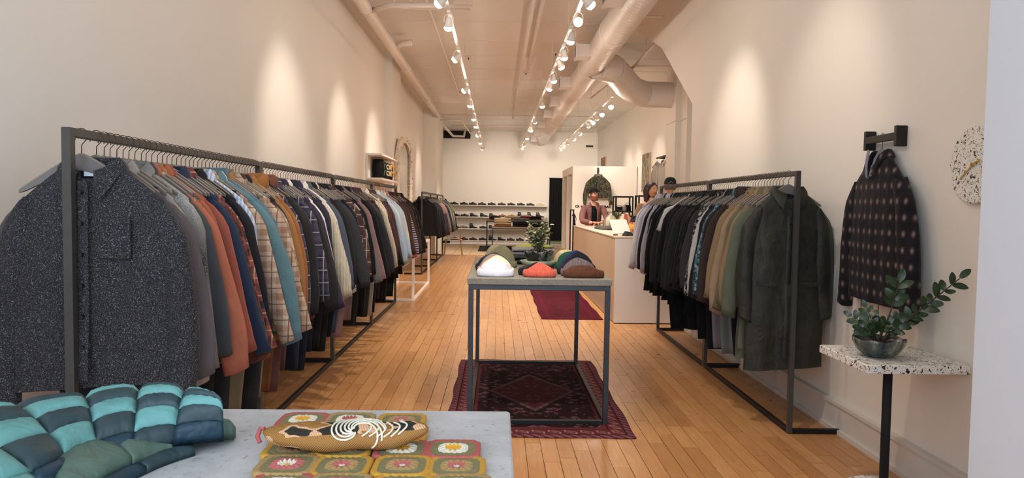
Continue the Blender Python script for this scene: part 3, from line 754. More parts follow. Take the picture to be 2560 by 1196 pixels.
# ------------------------------------------------------------------ rugs
def rug_mat(name, cols, sx, sy, worn=.35):
    m, t, b = nt(name, .95, 0, .1); v = coords(t); cs = [C(c) for c in cols]
    sep = N(t, 'ShaderNodeSeparateXYZ'); L(t, v, sep.inputs[0]); X, Y, Z = sep.outputs
    ax = mathn(t, 'ABSOLUTE', X); ay = mathn(t, 'ABSOLUTE', Y)
    ex = mathn(t, 'SUBTRACT', sx/2, ax); ey = mathn(t, 'SUBTRACT', sy/2, ay); e = mathn(t, 'MINIMUM', ex, ey)
    # mirrored ornament
    mp = N(t, 'ShaderNodeCombineXYZ'); L(t, mathn(t, 'SNAP', ax, .011), mp.inputs[0]); L(t, mathn(t, 'SNAP', ay, .011), mp.inputs[1])
    vo = N(t, 'ShaderNodeTexVoronoi', distance='MANHATTAN'); vo.inputs['Scale'].default_value = 17; L(t, mp.outputs[0], vo.inputs['Vector'])
    sc = N(t, 'ShaderNodeSeparateColor'); L(t, vo.outputs['Color'], sc.inputs[0])
    dist = vo.outputs['Distance']
    orn = mathn(t, 'MULTIPLY', mathn(t, 'GREATER_THAN', dist, .34), mathn(t, 'LESS_THAN', dist, .52))
    core = mathn(t, 'LESS_THAN', dist, .2)
    field = mixc(t, mathn(t, 'MULTIPLY', orn, mathn(t, 'GREATER_THAN', sc.outputs[0], .15)), cs[0], cs[2])
    field = mixc(t, mathn(t, 'MULTIPLY', core, .55), field, cs[3])
    # medallion: lozenge in the middle
    med = mathn(t, 'ADD', mathn(t, 'MULTIPLY', ax, 2.6/sx), mathn(t, 'MULTIPLY', ay, 2.9/sy))
    stp = mathn(t, 'SNAP', med, .09)
    field = mixc(t, mathn(t, 'MULTIPLY', mathn(t, 'LESS_THAN', stp, .62), .55), field, cs[1])
    field = mixc(t, mathn(t, 'MULTIPLY', mathn(t, 'COMPARE', stp, .63, .05), .3), field, cs[3])
    f2 = mathn(t, 'GREATER_THAN', mathn(t, 'ADD', mathn(t, 'MULTIPLY', ax, 2/sx), mathn(t, 'MULTIPLY', ay, 2/sy)), 1.45)
    field = mixc(t, mathn(t, 'MULTIPLY', f2, .6), field, cs[2])
    # border: repeated motifs along the edge
    run = mathn(t, 'ADD', X, Y); cell = mathn(t, 'PINGPONG', mathn(t, 'ADD', run, 10), .05)
    mid = mathn(t, 'ABSOLUTE', mathn(t, 'SUBTRACT', e, .1)); lz = mathn(t, 'ADD', mathn(t, 'MULTIPLY', cell, 1.0), mid)
    bord = mixc(t, mathn(t, 'COMPARE', lz, .034, .006), cs[1], cs[3])
    bord = mixc(t, mathn(t, 'LESS_THAN', lz, .014), bord, cs[2])
    l1 = mathn(t, 'MAXIMUM', mathn(t, 'COMPARE', e, .05, .004), mathn(t, 'COMPARE', e, .15, .004)); bord = mixc(t, l1, bord, cs[0])
    bord = mixc(t, mathn(t, 'LESS_THAN', e, .046), bord, mixc(t, mathn(t, 'GREATER_THAN', mathn(t, 'PINGPONG', mathn(t, 'ADD', run, 10), .03), .015), cs[1], cs[2]))
    col = mixc(t, mathn(t, 'LESS_THAN', e, .19), field, bord)
    col = mixc(t, rampc(t, noise(t, v, 9, 5, .7), [(.4, (0, 0, 0, 1)), (.8, (worn, worn, worn, 1))]), col, cs[1])
    col = mixc(t, mathn(t, 'MULTIPLY', noise(t, v, 300, 2), .4), col, dark(cs[0], .6))
    L(t, col, b.inputs['Base Color']); bump(t, b, noise(t, v, 260, 2), .6, .003); return m
def rug(name, label, x0, x1, y0, y1, mat, skew=0):
    mb = MB(); nx, ny = 30, 40; cx, cy = (x0+x1)/2, (y0+y1)/2; r = random.Random(5)
    ph = [r.uniform(0, 6) for _ in range(4)]
    def P(i, j, z):
        u, v = i/nx, j/ny
        x = x0+(x1-x0)*u-cx + skew*(v-.5) + .006*math.sin(v*19+ph[0])*(u-.5)*2
        y = y0+(y1-y0)*v-cy + .006*math.sin(u*17+ph[1])*(v-.5)*2
        return (x, y, z+.0015*math.sin(x*9+ph[2])*math.sin(y*7)+.0015)
    for z in (.0065, .0015):
        for j in range(ny+1):
            for i in range(nx+1): mb.v.append(P(i, j, z) if z > .002 else (P(i, j, 0)[0], P(i, j, 0)[1], .0012))
    W1 = nx+1; H = W1*(ny+1)
    for j in range(ny):
        for i in range(nx):
            a = j*W1+i; mb.face(a, a+1, a+1+W1, a+W1); mb.face(H+a, H+a+W1, H+a+1+W1, H+a+1)
    for i in range(nx): mb.face(i, H+i, H+i+1, i+1); a = ny*W1+i; mb.face(a, a+1, H+a+1, H+a)
    for j in range(ny): a = j*W1; mb.face(a, a+W1, H+a+W1, H+a); a += nx; mb.face(a, H+a, H+a+W1, a+W1)
    o = mb.build(name, mat, None, True, location=(cx, cy, 0)); return tag(o, label, 'rug')
rug('rug', 'dark plum patterned rug under the beanie table', -.31, .86, 4.35, 6.54, rug_mat('plum_rug_wool', ('1a0e12', '5b2528', '76505a', '96706c'), 1.17, 2.19))
rug('rug', 'burgundy runner rug beside the counter', .555, 1.325, 8.96, 12.0, rug_mat('burgundy_runner_wool', ('3d0b17', '4b0f1f', '571a2a', '642833'), .77, 3.04, .9))
rug('rug', 'dark brown mat on the tiles under the sweater tables', -.58, 1.85, 21.95, 24.9, plain('dark_mat', '1f1615', .95, 0, .2, 40, .5, 90))

# ------------------------------------------------------------------ beanies on the middle table
ZT = .939
def lighten(h, k=1.25):
    return ''.join('%02x' % min(255, int(int(h[i:i+2], 16)*k)) for i in (0, 2, 4))
def beanie(label, x, y, z, col, kind='rib', w=.118, h=.125, d=.042, lean=.45, rz=0, peak=.0, s=1.):
    r = thing('beanie', label, 'hat', (x, y, z), rz, 'folded beanies on the middle table')
    h *= .80
    m = F(kind, lighten(col), s=s)
    # crown: flattened dome leaning back
    n = 56; rings = []; rr = random.Random(int(abs(x*1000)+y*100)); ph = rr.uniform(0, 6)
    for i in range(17):
        u = i/16; zz = .022+(h-.022)*math.sin(u*PI/2)**(.9)
        ww = w*.97*(math.cos(u*PI/2)**.95)*(1-.10*u); dd = d*(math.cos(u*PI/2)**.6)
        ring = []
        for j in range(n):
            a = 2*PI*j/n; rib = 1+(.022*math.sin(a*28) if kind == 'rib' else 0)
            xx = ww*math.cos(a)*rib; yy = dd*math.sin(a)*rib
            yy += lean*zz*.75; yy += .010*u*math.sin(xx*48+ph)+.006*u*math.sin(xx*95+ph*2); zw = zz+.008*math.sin(3*a+ph)*u+.005*math.sin(xx*40+ph)*u
            ring.append((xx, yy, zw))
        rings.append(ring)
    MB().rings(rings).build('crown', m, r, True)
    # cuff: thick fold-over roll
    mb = MB(); pts = []
    N2, K = 56, 10
    for j in range(N2):
        a = 2*PI*j/N2; rib = (.0016*math.sin(a*28) if kind == 'rib' else 0)
        cx, cy = (w+.0)*math.copysign(abs(math.cos(a))**.85, math.cos(a)), (d+.004)*math.copysign(abs(math.sin(a))**.8, math.sin(a))
        ring = []
        for k in range(K):
            b = 2*PI*k/K; q = .012+rib
            ox = q*.8*math.cos(b); oz = .024+.023*math.sin(b)
            L0 = math.hypot(cx/w, cy/d) or 1
            ring.append((cx+ox*cx/w/L0, cy+ox*cy/d/L0+lean*oz*.6, max(.0008, oz+.001*math.sin(a*3+ph))))
        pts.append(ring)
    n0 = len(mb.v)
    for ring in pts: mb.v += ring
    for j in range(N2):
        for k in range(K):
            a = n0+j*K+k; b2 = n0+j*K+(k+1) % K; c = n0+((j+1) % N2)*K+(k+1) % K; e = n0+((j+1) % N2)*K+k; mb.face(a, e, c, b2)
    mb.build('cuff', m, r, True)
    return r
row = [('white', 'bcbcc6', 'plain', -.008, 4.72, .0, .13), ('cream', 'd9c39c', 'plain', -.004, 4.82, .0, .142), ('mauve brown', '8d6f66', 'plain', -.012, 4.92, .0, .150), ('slate blue', '46545c', 'plain', -.006, 5.03, .0, .150), ('black and grey', '1c1c24', 'plain', -.03, 5.16, .0, .140), ('sage olive', '66634a', 'plain', .03, 5.40, .0, .19), ('khaki', '8a8062', 'fleece', .01, 5.56, 0, .20)]
for i, (nm, c, k, x, y, z, h) in enumerate(row):
    beanie(f'{nm} beanie, {nth(i+1)} from the front in the left row on the middle table', x, y, ZT+z, c, k, w=.112, h=h, lean=.5)
beanie('coral orange ribbed beanie in the front centre of the middle table', .278, 4.725, ZT, 'e0553f', 'rib', w=.1, h=.098, d=.045, lean=.35)
beanie('black beanie tucked behind the coral orange beanie', .262, 4.835, ZT, '17151a', 'plain', w=.112, h=.088, lean=.4)
beanie('chocolate brown ribbed beanie at the front right of the middle table', .562, 4.72, ZT, '58331f', 'rib', w=.125, h=.092, d=.046, lean=.3)
row = [('grey mauve ribbed', '6a5d60', 'rib', .545, 4.83, .135), ('dark aubergine', '251c24', 'plain', .53, 4.93, .11), ('navy black', '14161f', 'plain', .57, 5.12, .155), ('royal blue', '1d2566', 'plain', .575, 5.24, .162), ('forest green', '1d4b38', 'plain', .55, 5.36, .155), ('ivory', 'c9b98c', 'plain', .53, 5.5, .16), ('camel brown', '8a6a44', 'plain', .5, 5.62, .15)]
for i, (nm, c, k, x, y, h) in enumerate(row):
    beanie(f'{nm} beanie, {nth(i+2)} from the front in the right row on the middle table', x, y, ZT, c, k, w=.115, h=h, lean=.45)

def folded(name, label, cat, x, y, z, w, d, layers, rz=0, group=None, mats=None, h=.035, fuzz=.0):
    """a folded garment: stacked rounded folds seen from the front"""
    r = thing(name, label, cat, (x, y, z), rz, group); rr = random.Random(int(x*997+y*131+z*77))
    zz = 0
    for i in range(layers):
        rings = []; hh = h*rr.uniform(.9, 1.1); n = 20; ph = rr.uniform(0, 6)
        for k in range(15):
            u = k/14*2-1; e = (1-abs(u)**5)
            ring = []
            for j in range(n):
                a = 2*PI*j/n
                yy = d/2*sl(math.cos(a), .45)*(.93+.07*e); z0 = hh/2*sl(math.sin(a), .7)*(.55+.45*e)
                sag = .006*math.sin(u*2.3+ph)+.004*math.sin(yy*25+ph)-.006*u*u
                ring.append((u*w/2, yy+.004*math.sin(5*u+ph), max(.001, zz+hh/2+z0+(sag if i or j < n/2 else 0)) if i == 0 else zz+hh/2+z0+sag))
            rings.append(ring)
        MB().rings(rings).build('fold', (mats[i % len(mats)] if isinstance(mats, list) else mats), r, True)
        zz += hh*.86
    return r
folded('sweater', 'neon yellow knit folded on top of the grey sweater behind the bowl', 'sweater', .30, 5.95, ZT+.122, .30, .3, 1, 0, 'folded sweaters on the middle table', F('plain', 'b9c23c'), .022)
folded('sweater', 'folded light grey sweater behind the plant bowl', 'sweater', .30, 5.9, ZT+.062, .36, .34, 2, 0, 'folded sweaters on the middle table', F('heather', '8c8484', 'a8a09c'), .036)
folded('sweater', 'folded slate blue sweater under the light grey one', 'sweater', .29, 5.86, ZT, .37, .34, 2, 0, 'folded sweaters on the middle table', F('heather', '2f3339', '3c4249'), .036)

# bowl with the leafy jade plant
def flower_bowl(label, x, y, z, r0, h, m, pet=8, amp=.1, petals=True):
    r = thing('bowl', label, 'bowl', (x, y, z))
    wob = lambda u, k: amp*(abs(math.sin(u*PI*pet))-.5)*(k/8 if k < 9 else 1)
    pr = [(r0*.35, 0), (r0*.42, .004), (r0*.62, h*.14), (r0*.8, h*.36), (r0*.92, h*.6), (r0*.99, h*.85), (r0, h), (r0*.97, h*1.01), (r0*.93, h*.9), (r0*.86, h*.7)]
    mb = MB(); n = 64; rings = []
    for k, (q, zz) in enumerate(pr): rings.append([(q*(1+wob(j/n, k))*math.cos(2*PI*j/n), q*(1+wob(j/n, k))*math.sin(2*PI*j/n), zz+(h*.1*(abs(math.sin(j/n*PI*pet))-.5) if k > 4 else 0)) for j in range(n)])
    mb.rings(rings).build('bowl_shell', m, r, True)
    MB().lathe([(r0*.2, h*.6), (r0*.86, h*.74), (r0*.6, h*.82), (r0*.1, h*.84)], 20).build('soil', M_soil, r, True)
    return r
def glaze(name, a, bb, c2):
    m, t, b = nt(name, .22, 0, .6); v = coords(t)
    col = rampc(t, noise(t, coords(t, (1, 1, .35)), 17, 5, .7), [(.35, C(a)), (.52, C(bb)), (.66, C(c2))])
    L(t, col, b.inputs['Base Color']); return m
flower_bowl('dark glazed ceramic bowl holding the leafy plant on the middle table', .312, 5.47, ZT+.012, .112, .11, glaze('dark_green_glaze', '0d100f', '1d2422', '6f726d'))
r = thing('saucer', 'pale petal-edged saucer under the dark bowl on the middle table', 'saucer', (.312, 5.47, ZT))
wb = lambda u, k: .08*(abs(math.sin(u*PI*7))-.5)*(k > 1)
MB().lathe([(.05, 0), (.06, .002), (.115, .02), (.135, .05), (.132, .052), (.11, .028), (.06, .012), (.02, .011)], 56, wob=wb).build('saucer_dish', plain('pale_celadon', '9aa08a', .3), r, True)

def leaf_mesh(ln=1., w=.42, curl=.15, nseg=5):
    mb = MB(); rows = []
    for i in range(nseg+1):
        u = i/nseg; ww = w/2*math.sin(PI*min(1, u*.93+.05))**.8*(1 if i < nseg else 0)+.004
        z = curl*math.sin(u*PI)*.5-curl*u*u*.8
        rows.append([(-ww, u*ln, z+.05*ln*.6), (0, u*ln, z), (ww, u*ln, z+.05*ln*.6)])
    n = len(mb.v)
    for r_ in rows: mb.v += r_
    for i in range(nseg):
        for j in range(2): a = n+i*3+j; mb.face(a, a+1, a+4, a+3)
    b = len(mb.v)
    for v in list(mb.v): mb.v.append((v[0], v[1], v[2]-.03*ln))
    for f in list(mb.f): mb.f.append(tuple(reversed([i+b for i in f]))); mb.m.append(0)
    return mb
r = thing('jade_plant', 'bushy small-leaved green plant growing from the dark bowl on the middle table', 'plant', (.312, 5.47, ZT+.098))
rr = random.Random(3); st = MB(); lv = MB(); mt = leaf_mesh(.028, .016, .004, 3)
for s in range(9):
    a = rr.uniform(0, 6.28); top = Vector((.05*math.cos(a)+rr.uniform(-.015, .015), .05*math.sin(a), rr.uniform(.12, .25))); base = Vector((.02*math.cos(a), .02*math.sin(a), -.012))
    pts = [base.lerp(top, u)+Vector((.02*math.sin(u*5+s), .012*math.cos(u*4+s), 0)) for u in [i/8 for i in range(9)]]
    st.tube(pts, [.006*(1-.65*i/8) for i in range(9)], 6)
    if s in (2, 5, 7):
        br = [pts[4]+Vector((.0, 0, 0)), pts[4]+Vector((.03*math.cos(a+1), .03*math.sin(a+1), .03)), pts[4]+Vector((.06*math.cos(a+1), .05*math.sin(a+1), .05))]
        st.tube(br, .003, 5); pts += [br[0].lerp(br[2], q) for q in (.3, .5, .7, .85, 1, 1)]
    for i, p in enumerate(pts[1:]):
        if p.z < .03: continue
        for _ in range(8 if i > 2 else 3):
            q = rr.uniform(0, 6.28); e = rr.uniform(-.5, .9); sc = rr.uniform(.7, 1.25)
            rot = Matrix.Rotation(q, 4, 'Z') @ Matrix.Rotation(e, 4, 'X') @ Matrix.Rotation(rr.uniform(-.6, .6), 4, 'Y')
            o = Vector((rr.uniform(-.02, .02), rr.uniform(-.02, .02), rr.uniform(-.02, .02)))+p
            n0 = len(lv.v)
            lv.v += [tuple((rot @ (Vector(v)*sc))+o+Vector((rot[0][1], rot[1][1], rot[2][1]))*.006) for v in mt.v]
            for f in mt.f: lv.face(*[n0+k for k in f])
st.build('stems', plain('plant_stem', '4b3a28', .7), r, True)
def leafm(name, a, bb, rough=.45):
    m, t, b = nt(name, rough, 0, .5); g = N(t, 'ShaderNodeNewGeometry')
    L(t, mixc(t, g.outputs['Random Per Island'], C(a), C(bb)), b.inputs['Base Color']); return m
tag(lv.build('foliage', leafm('jade_leaf', '37431f', 'b5b088'), r), kind='stuff')

# ------------------------------------------------------------------ foreground table: crocheted vest, knitted bag, folded puffer jacket
CRC = {k: plain('yarn_'+k, h, .95, 0, .16, 160, .7, 300) for k, h in dict(mustard='b8892c', red='a8524c', olive='76704a', white='d3ccb8', yellow='d99f2b', tan='a08252', rose='b3605c').items()}
def granny(parent, x, y, z, s, pal, seed, tx=0, ty=0):
    mb = MB(); n = 48; nr = 10; rr = random.Random(seed); ph = rr.uniform(0, 1)
    mats = [CRC[p] for p in pal]    # center, ring1, petals, ground, border
    rad = [0, .1, .2, .3, .42, .55, .68, .8, .9, 1.0, 1.0]
    band = [0, 1, 1, 2, 2, 3, 3, 4, 4, 4]
    rows = []
    for k in range(11):
        q = rad[k]; ring = []
        for j in range(n):
            a = 2*PI*j/n; p = 2+4*q*q
            lx = 1/((abs(math.cos(a))**p+abs(math.sin(a))**p)**(1/p))
            pet = 1+(.07*math.cos(12*a) if k in (3, 4) else 0)
            rr2 = q*lx*pet*s/2*1.02
            bumpy = (.0022*abs(math.sin(a*(6 if k < 5 else 9 if k < 7 else 12)+k*.7)) if 0 < k < 10 else 0)
            zz = .0035+.003*(1-abs(q-.5))+bumpy+(.0035*abs(math.cos(6*a)) if k in (3, 4) else 0)+(.002 if k in (8,) else 0)
            if k == 10: zz = 0
            px, py = rr2*math.cos(a), rr2*math.sin(a)
            ring.append((x+px, y+py, z+zz+px*tx+py*ty))
        rows.append(ring)
    n0 = len(mb.v)
    for r_ in rows: mb.v += r_
    for k in range(10):
        mb.cm = band[k]
        for j in range(n):
            a = n0+k*n+j; b = n0+k*n+(j+1) % n; mb.face(a, b, b+n, a+n)
    return mb.build('crochet_square', mats, parent, True)
r = thing('crochet_vest', 'crocheted granny-square vest in mustard and red on the pale concrete table', 'vest', (-.23, 1.33, ZT))
small = ('white', 'rose', 'tan', 'olive', 'mustard'); big = ('yellow', 'yellow', 'white', 'olive', 'red'); big2 = ('yellow', 'red', 'white', 'olive', 'tan')
base = MB().bbox(-.15, .17, -.23, .02, .001, .006, .002); base.bbox(-.19, .05, .02, .20, .001, .006, .002); base.build('lining', CRC['olive'], r)
sq = 0
layout = ['BRs', 'sssB', 'sBsB', 'Bsss', 'sBsB']
for j, rowp in enumerate(['BBs', 'sRs', 'ssRR', 'rsss', 'BrsB']):
    for i, ch in enumerate(rowp):
        xx = -.165+(.096-.001*j)*i+.014*j+(.01 if i > 1 else 0); yy = .172-.088*j
        pal = {'B': big2 if (i+j) % 2 else big, 'R': big, 's': small, 'r': ('yellow', 'white', 'rose', 'olive', 'tan')}[ch]
        granny(r, xx, yy, .006+(.001 if (i+j) % 2 else 0), .098, pal, i+7*j, 0, 0)
# knitted bag: long tapered roll with a white spiral
r = thing('knitted_bag', 'brown knitted pouch with a white spiral lying on the crocheted vest', 'bag', (-.268, 1.322, ZT+.015), .03)
kb = []
m, t, b = nt('brown_knit', .95, 0, .1); v = coords(t)
sep = N(t, 'ShaderNodeSeparateXYZ'); L(t, v, sep.inputs[0])
kn = mathn(t, 'MULTIPLY', mathn(t, 'SINE', mathn(t, 'MULTIPLY', sep.outputs[0], 1500)), mathn(t, 'SINE', mathn(t, 'MULTIPLY', sep.outputs[2], 1300)))
nn = noise(t, coords(t, (14, 22, 30)), 1, 2); 
col = rampc(t, nn, [(0, C('33302a')), (.40, C('3b382f')), (.43, C('d0a480')), (.5, C('9a6f3c')), (1, C('a3763f'))], 'CONSTANT')
gate = mathn(t, 'GREATER_THAN', sep.outputs[2], .036)
L(t, mixc(t, mathn(t, 'MAXIMUM', gate, mathn(t, 'LESS_THAN', sep.outputs[0], -.075)), C('9c7040'), col), b.inputs['Base Color']); bump(t, b, kn, .6, .002)
def bagsurf(u, a):
    # u in -1..1 along, a angle around
    x = .147*u; w = (1-abs(u)**3.2)**.62; cz = .022+.016*max(0, abs(u)-.55)*(1.6 if u > 0 else 1)-.004*u
    ry = .042*w+.003; rz = .021*w+.003
    return Vector((x, ry*math.cos(a)+.012*math.sin(u*2), max(.0015, cz+rz*math.sin(a)+.002*math.sin(u*9))))
MB().rings([[tuple(bagsurf(-1+2*k/40*.999, 2*PI*j/28)) for j in range(28)] for k in range(41)]).build('pouch', m, r, True)
sp = MB(); wm = CRC['white']
def on(x, a, k=.0012):
    p = bagsurf(x/.147, a); return p+Vector((0, math.cos(a)*k, math.sin(a)*k))
for arm in range(7):   # whorl of cords turning into the centre
    pts = []
    for i in range(26):
        u = i/25; ang = arm*.52+1.2+u*2.9; rad = .004+.042*u**.9
        pts.append(on(.018+rad*1.15*math.cos(ang), 2.35+rad*math.sin(ang)/.030))
    sp.tube(pts, .0019, 6)
for arm in range(6):   # parallel cords leading off to the right
    pts = [on(.032+.0125*arm+.014*math.sin(i/15*PI), 1.5+1.25*i/15-.02*arm) for i in range(16)]
    sp.tube(pts, .0018, 6)
sp.build('white_spiral', wm, r, True)
MB().tube([bagsurf(-.985, 1)+Vector((-.002, 0, 0)), Vector((-.155, .0, .036)), Vector((-.158, -.01, .024)), Vector((-.152, -.014, .014))], .004, 6).build('end_knot', CRC['red'], r, True)

# puffer jacket
M_teal = fabric('satin', '66aaa6'); M_ink = fabric('satin', '31494f'); M_moss = fabric('satin', '5a7668'); M_navyp = fabric('satin', '1d3f50')
r = thing('puffer_jacket', 'folded teal and dark green checkered puffer jacket on the pale concrete table', 'jacket', (-.8, 1.15, ZT))
def patch(A, B, Cc, D, u, v):
    A, B, Cc, D = map(Vector, (A, B, Cc, D)); return (A.lerp(B, v)).lerp(D.lerp(Cc, v), u)
def puff(parent, f, u0, u1, v0, v1, mat, bul=.018, n=9, th=.02, name='puff'):
    mb = MB(); g = []
    for i in range(n+1):
        for j in range(n+1):
            a, c = i/n, j/n; p = f(u0+(u1-u0)*a, v0+(v1-v0)*c)
            e = (max(0, 1-abs(2*a-1)**3.0)*max(0, 1-abs(2*c-1)**3.0))**.5
            wr = .0018*math.sin(31*a+5*v0*9)*math.sin(17*c+u0*20)*e
            mb.v.append((p.x, p.y, p.z+bul*e+wr))
    W1 = n+1
    for i in range(n):
        for j in range(n): a = i*W1+j; mb.face(a, a+1, a+1+W1, a+W1)
    H = len(mb.v)
    for v_ in list(mb.v): mb.v.append((v_[0], v_[1], min(v_[2]-.002, 0) if False else v_[2]-th))
    for i in range(n):
        for j in range(n): a = H+i*W1+j; mb.face(a, a+W1, a+1+W1, a+1)
    for i in range(n):
        a = i*W1; mb.face(a, a+W1, H+a+W1, H+a); a += n; mb.face(a, H+a, H+a+W1, a+W1)
        a = i; mb.face(a, H+a, H+a+1, a+1); a = n*W1+i; mb.face(a, a+1, H+a+1, H+a)
    return mb.build(name, mat, parent, True)
def poly(P, u):
    k = min(len(P)-2, int(u*(len(P)-1))); f = u*(len(P)-1)-k; a, b = P[k], P[k+1]
    a0 = P[max(0, k-1)]; b1 = P[min(len(P)-1, k+2)]
    def cr(i): return .5*(2*a[i]+(b[i]-a0[i])*f+(2*a0[i]-5*a[i]+4*b[i]-b1[i])*f*f+(-a0[i]+3*a[i]-3*b[i]+b1[i])*f**3)
    return (cr(0)+.8, cr(1)-1.15)
TN = [(-.500, 1.345), (-.585, 1.31), (-.645, 1.265), (-.685, 1.205), (-.69, 1.12), (-.72, 1.03), (-.80, .96)]
TF = [(-.505, 1.355), (-.60, 1.392), (-.71, 1.395), (-.81, 1.335), (-.93, 1.25), (-1.06, 1.15), (-1.2, 1.0)]
def f_top(u, v):
    a, b = poly(TN, u), poly(TF, u); k = v
    z = .058+.044*math.sin(PI/2*min(1, v*1.15))-.012*max(0, v-.8)/.2-.02*max(0, 1-u*4)**2*v+.004*math.sin(u*9)-.02*max(0, u-.55)*(1-v)
    return Vector((a[0]+(b[0]-a[0])*k, a[1]+(b[1]-a[1])*k, z))
cols = 7; rws = 4
for i in range(cols):
    for j in range(rws): puff(r, f_top, i/cols, (i+1)/cols, j/rws, (j+1)/rws, M_teal if (i+j) % 2 else M_ink, .015, 10, .026)
def f_front(u, v):   # the near edge of the top layer folds over and down
    a = poly(TN, u); b = poly(TF, u); d = Vector((a[0]-b[0], a[1]-b[1])); d = d.normalized() if d.length > 1e-5 else d
    q = v*PI*.5; k = .022*math.sin(q)*min(1, u*4+.2); h = .05*(1-math.cos(q))
    return Vector((a[0]+d.x*k, a[1]+d.y*k, (.052+.004*math.sin(u*9)-.02*max(0, u-.55))-h*.36))
for i in range(cols): puff(r, f_front, i/cols, (i+1)/cols, 0, 1, (M_teal if i % 2 else M_ink) if i > 4 else (M_ink if i % 2 else M_navyp), .007, 8, .016)
LN = [(-.495, 1.385), (-.545, 1.335), (-.583, 1.28), (-.605, 1.22), (-.622, 1.14), (-.64, 1.06), (-.75, .98)]
LF = [(-.500, 1.41), (-.58, 1.446), (-.70, 1.44), (-.82, 1.37), (-.95, 1.27), (-1.06, 1.17), (-1.2, 1.02)]
def f_low(u, v):
    a, b = poly(LN, u), poly(LF, u)
    z = .024+.018*math.sin(PI*min(1, v*1.7+.10))*min(1, .4+u*4)
    return Vector((a[0]+(b[0]-a[0])*v, a[1]+(b[1]-a[1])*v, z+.004*math.sin(u*14)))
for i in range(4): puff(r, f_low, i/4, (i+1)/4, 0, 1, M_moss if i != 3 else M_navyp, .012, 14, .02, 'lower_panel')
def f_bot(u, v):
    a, b = poly([(x+.02, y-.005) for x, y in LN], .22+.78*u), poly(LF, .22+.78*u)
    return Vector((a[0]+(b[0]-a[0])*v*.8, a[1]+(b[1]-a[1])*v*.8, .014+.008*math.sin(PI*v)))
for i in range(3): puff(r, f_bot, i/3, (i+1)/3, 0, 1, M_navyp if i else M_ink, .006, 8, .013, 'sleeve_panel')

# ------------------------------------------------------------------ counter and what stands on it
CT = 1.043
r = thing('counter', 'long pale birch sales counter with a white end panel beside the burgundy runner', 'counter', (1.405, 8.69, 0))
M_birch = plain('birch_panel', 'b09a83', .45, 0, .08, 2); M_cwhite = plain('white_laminate', 'cfc9c4', .45, 0, .02); M_ctop = plain('counter_top', 'b3a594', .35, 0, .05, 3)
MB().box(.002, .03, .02, 4.8, .012, CT-.02).build('side_panel', M_birch, r)
MB().box(.0, .8, .0, .02, .012, CT-.02).build('end_panel', M_cwhite, r)
MB().box(.77, .798, .02, 4.8, .012, CT-.02).build('back_panel', M_birch, r)
MB().box(.03, .77, 4.772, 4.8, .012, CT-.02).build('far_panel', M_birch, r)
MB().bbox(-.003, .803, -.003, 4.803, CT-.02, CT, .003).build('worktop', M_ctop, r)
MB().box(.02, .78, .03, 4.78, 0, .012).build('plinth', M_black, r)
# tablet on its stand
r = thing('tablet', 'white tablet tilted on a black stand at the near end of the counter', 'tablet', (1.53, 8.9, CT), .35)
t_ = MB().bbox(-.13, .13, -.006, .006, 0, .19, .004).build('tablet_body', plain('white_gloss', 'dcd9d2', .3), r, rotation_euler=(-.5, 0, .15), location=(-.0, .02, .03))
MB().box(-.12, .12, .0062, .0068, .01, .18).build('screen', plain('screen_dark', '15171a', .15), t_)
mb = MB(); mb.v = [(-.05, -.03, 0), (.07, -.03, 0), (.07, .09, 0), (-.05, .09, 0), (-.03, .01, .06), (.05, .01, .045), (.05, .05, .045), (-.03, .05, .06)]
for q in ((0, 3, 2, 1), (4, 5, 6, 7), (0, 1, 5, 4), (1, 2, 6, 5), (2, 3, 7, 6), (3, 0, 4, 7)): mb.face(*q)
mb.build('stand', M_black, r, location=(.06, -.04, 0))
r = thing('card_reader', 'small black cable puck lying beside the tablet', 'device', (1.47, 9.1, CT)); MB().tube([(0, 0, 0.001), (0, 0, .012)], .03, 16).build('puck', M_black, r)
r = thing('notebook', 'white laptop lying closed at the near end of the counter', 'laptop', (1.84, 8.86, CT))
MB().bbox(-.16, .2, -.1, .12, 0, .012, .003).build('base', plain('laptop_blue', '2f3640', .4), r); MB().bbox(-.16, .2, -.1, .12, .0125, .022, .003).build('lid', plain('laptop_white', 'c9d2dc', .4), r)
def vase(label, x, y, z, s, cols, neck=.5):
    r = thing('vase', label, 'vase', (x, y, z)); m, t, b = nt('striped_glaze', .35)
    v = coords(t); sep = N(t, 'ShaderNodeSeparateXYZ'); L(t, v, sep.inputs[0])
    at2 = mathn(t, 'ARCTAN2', sep.outputs[1], sep.outputs[0]); f = mathn(t, 'FRACT', mathn(t, 'MULTIPLY_ADD', at2, 1/PI*1.0, .4))
    f = mathn(t, 'ADD', f, mathn(t, 'MULTIPLY', noise(t, v, 14, 3), .1))
    L(t, rampc(t, f, [(i/len(cols)+.03, C(c)) for i, c in enumerate(cols)], 'CONSTANT'), b.inputs['Base Color'])
    MB().lathe([(.3*s, 0), (.42*s, .02*s), (.52*s, .2*s), (.56*s, .45*s), (.5*s, .72*s), (.36*s, .9*s), (neck*.5*s, .97*s), (neck*.52*s, 1.06*s), (neck*.44*s, 1.06*s), (neck*.4*s, .9*s)], 28).build('vase_body', m, r, True)
vase('squat pale vase with an orange patch on the counter', 1.87, 12.1, CT, .20, ('b8ae96', 'cf9346', '8a8a72', 'c9bfa2', 'a8a084'), .5)
vase('taller vase with pink, yellow and dark green stripes on the counter', 2.0, 11.5, CT, .23, ('c98f6a', 'a8963a', '39402c', 'cf9f80', '8f4a3f'), .55)
